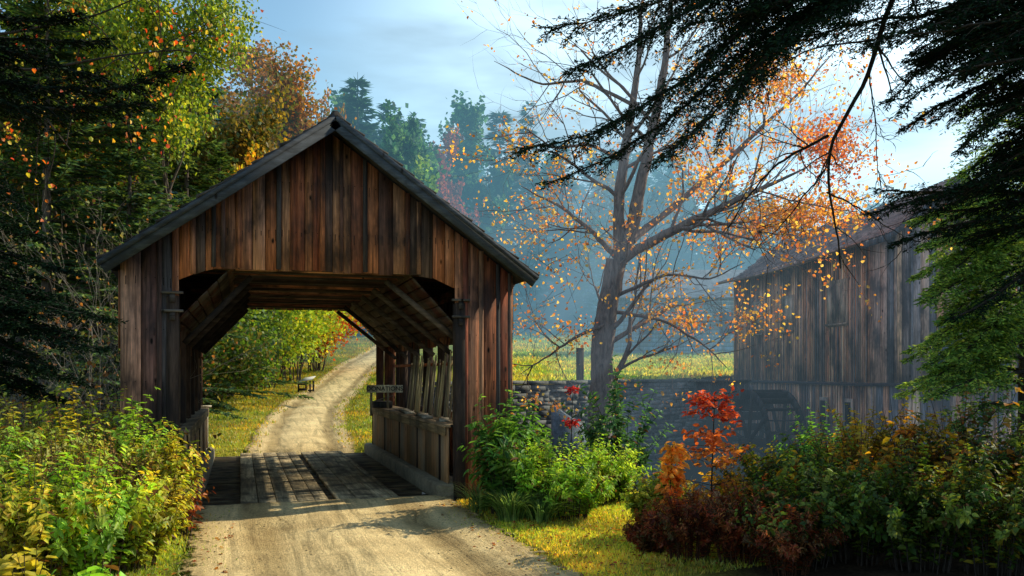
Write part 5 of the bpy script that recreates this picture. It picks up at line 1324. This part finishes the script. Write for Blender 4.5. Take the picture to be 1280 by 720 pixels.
# glowing prisms added as sun shafts through the mist beside the maple
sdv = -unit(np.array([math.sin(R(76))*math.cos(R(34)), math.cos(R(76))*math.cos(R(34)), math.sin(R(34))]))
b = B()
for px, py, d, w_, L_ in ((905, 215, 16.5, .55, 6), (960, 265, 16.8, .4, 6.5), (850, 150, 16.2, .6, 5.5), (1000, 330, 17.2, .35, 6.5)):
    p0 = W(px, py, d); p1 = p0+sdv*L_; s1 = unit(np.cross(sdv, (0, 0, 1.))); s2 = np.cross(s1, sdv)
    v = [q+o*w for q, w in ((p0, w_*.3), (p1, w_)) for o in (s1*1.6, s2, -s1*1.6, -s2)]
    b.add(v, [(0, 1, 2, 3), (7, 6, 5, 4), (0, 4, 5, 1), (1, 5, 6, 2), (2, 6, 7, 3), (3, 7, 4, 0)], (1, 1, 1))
m_, N_, L__, out_ = mat('glowing_shaft_air'); e_ = N_('Emission', Strength=.03); e_.inputs[0].default_value = (.62, .82, 1, 1); L__(e_.outputs[0], out_.inputs['Volume'])
tag(b.build('mist', m_), 'faint slanting self-glowing bands drawn as sun shafts left of the mill', 'mist', kind='stuff')  # added glow prisms, not a body of mist
# ------------------------------------------------------------------ WORLD, SUN, CAMERA
SUN_AZ = R(76)      # from +Y towards +X
SUN_EL = R(34)
w = bpy.data.worlds.new('World'); bpy.context.scene.world = w; w.use_nodes = True
nt = w.node_tree; nt.nodes.clear()
out = nt.nodes.new('ShaderNodeOutputWorld'); bg = nt.nodes.new('ShaderNodeBackground'); sk = nt.nodes.new('ShaderNodeTexSky')
sk.sky_type = 'NISHITA'; sk.sun_disc = False; sk.sun_elevation = SUN_EL; sk.sun_rotation = SUN_AZ; sk.air_density = 1.0; sk.dust_density = .6; sk.ozone_density = 1.5
bg.inputs[1].default_value = .14
# bright hazy glow low in the sky at the right plus thin streaky cloud
tc = nt.nodes.new('ShaderNodeTexCoord'); gd = unit(W(1130, 190, 10)-np.array([0, 0, H]))
dp = nt.nodes.new('ShaderNodeVectorMath'); dp.operation = 'DOT_PRODUCT'; dp.inputs[1].default_value = tuple(gd)
nt.links.new(tc.outputs['Generated'], dp.inputs[0])
rp = nt.nodes.new('ShaderNodeValToRGB'); nt.links.new(dp.outputs['Value'], rp.inputs[0]); e = rp.color_ramp.elements
e[0].position = .76; e[0].color = (0, 0, 0, 1); e[1].position = .999; e[1].color = (1, 1, 1, 1); rp.color_ramp.interpolation = 'EASE'
gl = nt.nodes.new('ShaderNodeMix'); gl.data_type = 'RGBA'; gl.blend_type = 'ADD'; gl.clamp_result = False
mulg = nt.nodes.new('ShaderNodeMix'); mulg.data_type = 'RGBA'; mulg.blend_type = 'MULTIPLY'; mulg.inputs[0].default_value = 1
nt.links.new(rp.outputs[0], mulg.inputs[6]); mulg.inputs[7].default_value = (8.5, 10.0, 9.6, 1)
gl.inputs[0].default_value = 1; sx = nt.nodes.new('ShaderNodeSeparateXYZ'); nt.links.new(tc.outputs['Generated'], sx.inputs[0])
hz_ = nt.nodes.new('ShaderNodeValToRGB'); nt.links.new(sx.outputs[2], hz_.inputs[0]); hz_.color_ramp.elements[0].position = .0; hz_.color_ramp.elements[0].color = (.40, .80, .92, 1); hz_.color_ramp.elements[1].position = .5; hz_.color_ramp.elements[1].color = (.09, .20, .29, 1)
hm = nt.nodes.new('ShaderNodeMix'); hm.data_type = 'RGBA'; hm.blend_type = 'MULTIPLY'; hm.inputs[0].default_value = 1; hm.inputs[7].default_value = (4.2, 4.2, 4.2, 1); nt.links.new(hz_.outputs[0], hm.inputs[6])
ha = nt.nodes.new('ShaderNodeMix'); ha.data_type = 'RGBA'; ha.blend_type = 'ADD'; ha.clamp_result = False; ha.inputs[0].default_value = 1; nt.links.new(sk.outputs[0], ha.inputs[6]); nt.links.new(hm.outputs[2], ha.inputs[7])
nt.links.new(ha.outputs[2], gl.inputs[6]); nt.links.new(mulg.outputs[2], gl.inputs[7])
mp_ = nt.nodes.new('ShaderNodeMapping'); mp_.inputs['Scale'].default_value = (2.2, 2.2, 9); nt.links.new(tc.outputs['Generated'], mp_.inputs[0])
nz = nt.nodes.new('ShaderNodeTexNoise'); nz.inputs['Scale'].default_value = 1.2; nz.inputs['Detail'].default_value = 5; nt.links.new(mp_.outputs[0], nz.inputs['Vector'])
cr = nt.nodes.new('ShaderNodeValToRGB'); nt.links.new(nz.outputs[0], cr.inputs[0]); cr.color_ramp.elements[0].position = .40; cr.color_ramp.elements[0].color = (0, 0, 0, 1); cr.color_ramp.elements[1].position = .62; cr.color_ramp.elements[1].color = (.8, .8, .8, 1)
cm = nt.nodes.new('ShaderNodeMix'); cm.data_type = 'RGBA'; nt.links.new(cr.outputs[0], cm.inputs[0]); nt.links.new(gl.outputs[2], cm.inputs[6]); cm.inputs[7].default_value = (2.5, 3.3, 4.0, 1)
nt.links.new(cm.outputs[2], bg.inputs[0]); nt.links.new(bg.outputs[0], out.inputs[0])
sun = bpy.data.lights.new('sun', 'SUN'); sun.energy = 5.0; sun.angle = R(.5); sun.color = (1, .87, .62)
so = bpy.data.objects.new('sun', sun); C.objects.link(so)
sd = Vector((math.sin(SUN_AZ)*math.cos(SUN_EL), math.cos(SUN_AZ)*math.cos(SUN_EL), math.sin(SUN_EL)))
so.rotation_euler = (-sd).to_track_quat('-Z', 'Y').to_euler()
cam = bpy.data.cameras.new('camera'); co = bpy.data.objects.new('camera', cam); C.objects.link(co)
cam.sensor_width = 36; cam.lens = 36*F/1280; cam.shift_y = (HY-360)/1280; cam.clip_end = 3000; cam.clip_start = .05
co.location = (0, 0, H); co.rotation_euler = (R(90), 0, -CA)
sc = bpy.context.scene; sc.camera = co
sc.view_settings.view_transform = 'Standard'; sc.view_settings.look = 'None'; sc.view_settings.exposure = 0
sc.render.engine = 'CYCLES'; sc.cycles.use_denoising = True; sc.cycles.max_bounces = 6; sc.cycles.transparent_max_bounces = 12; sc.cycles.volume_bounces = 0
sc.cycles.sample_clamp_indirect = 6
print('quads', sum(len(o.data.polygons) for o in bpy.data.objects if o.type == 'MESH'))
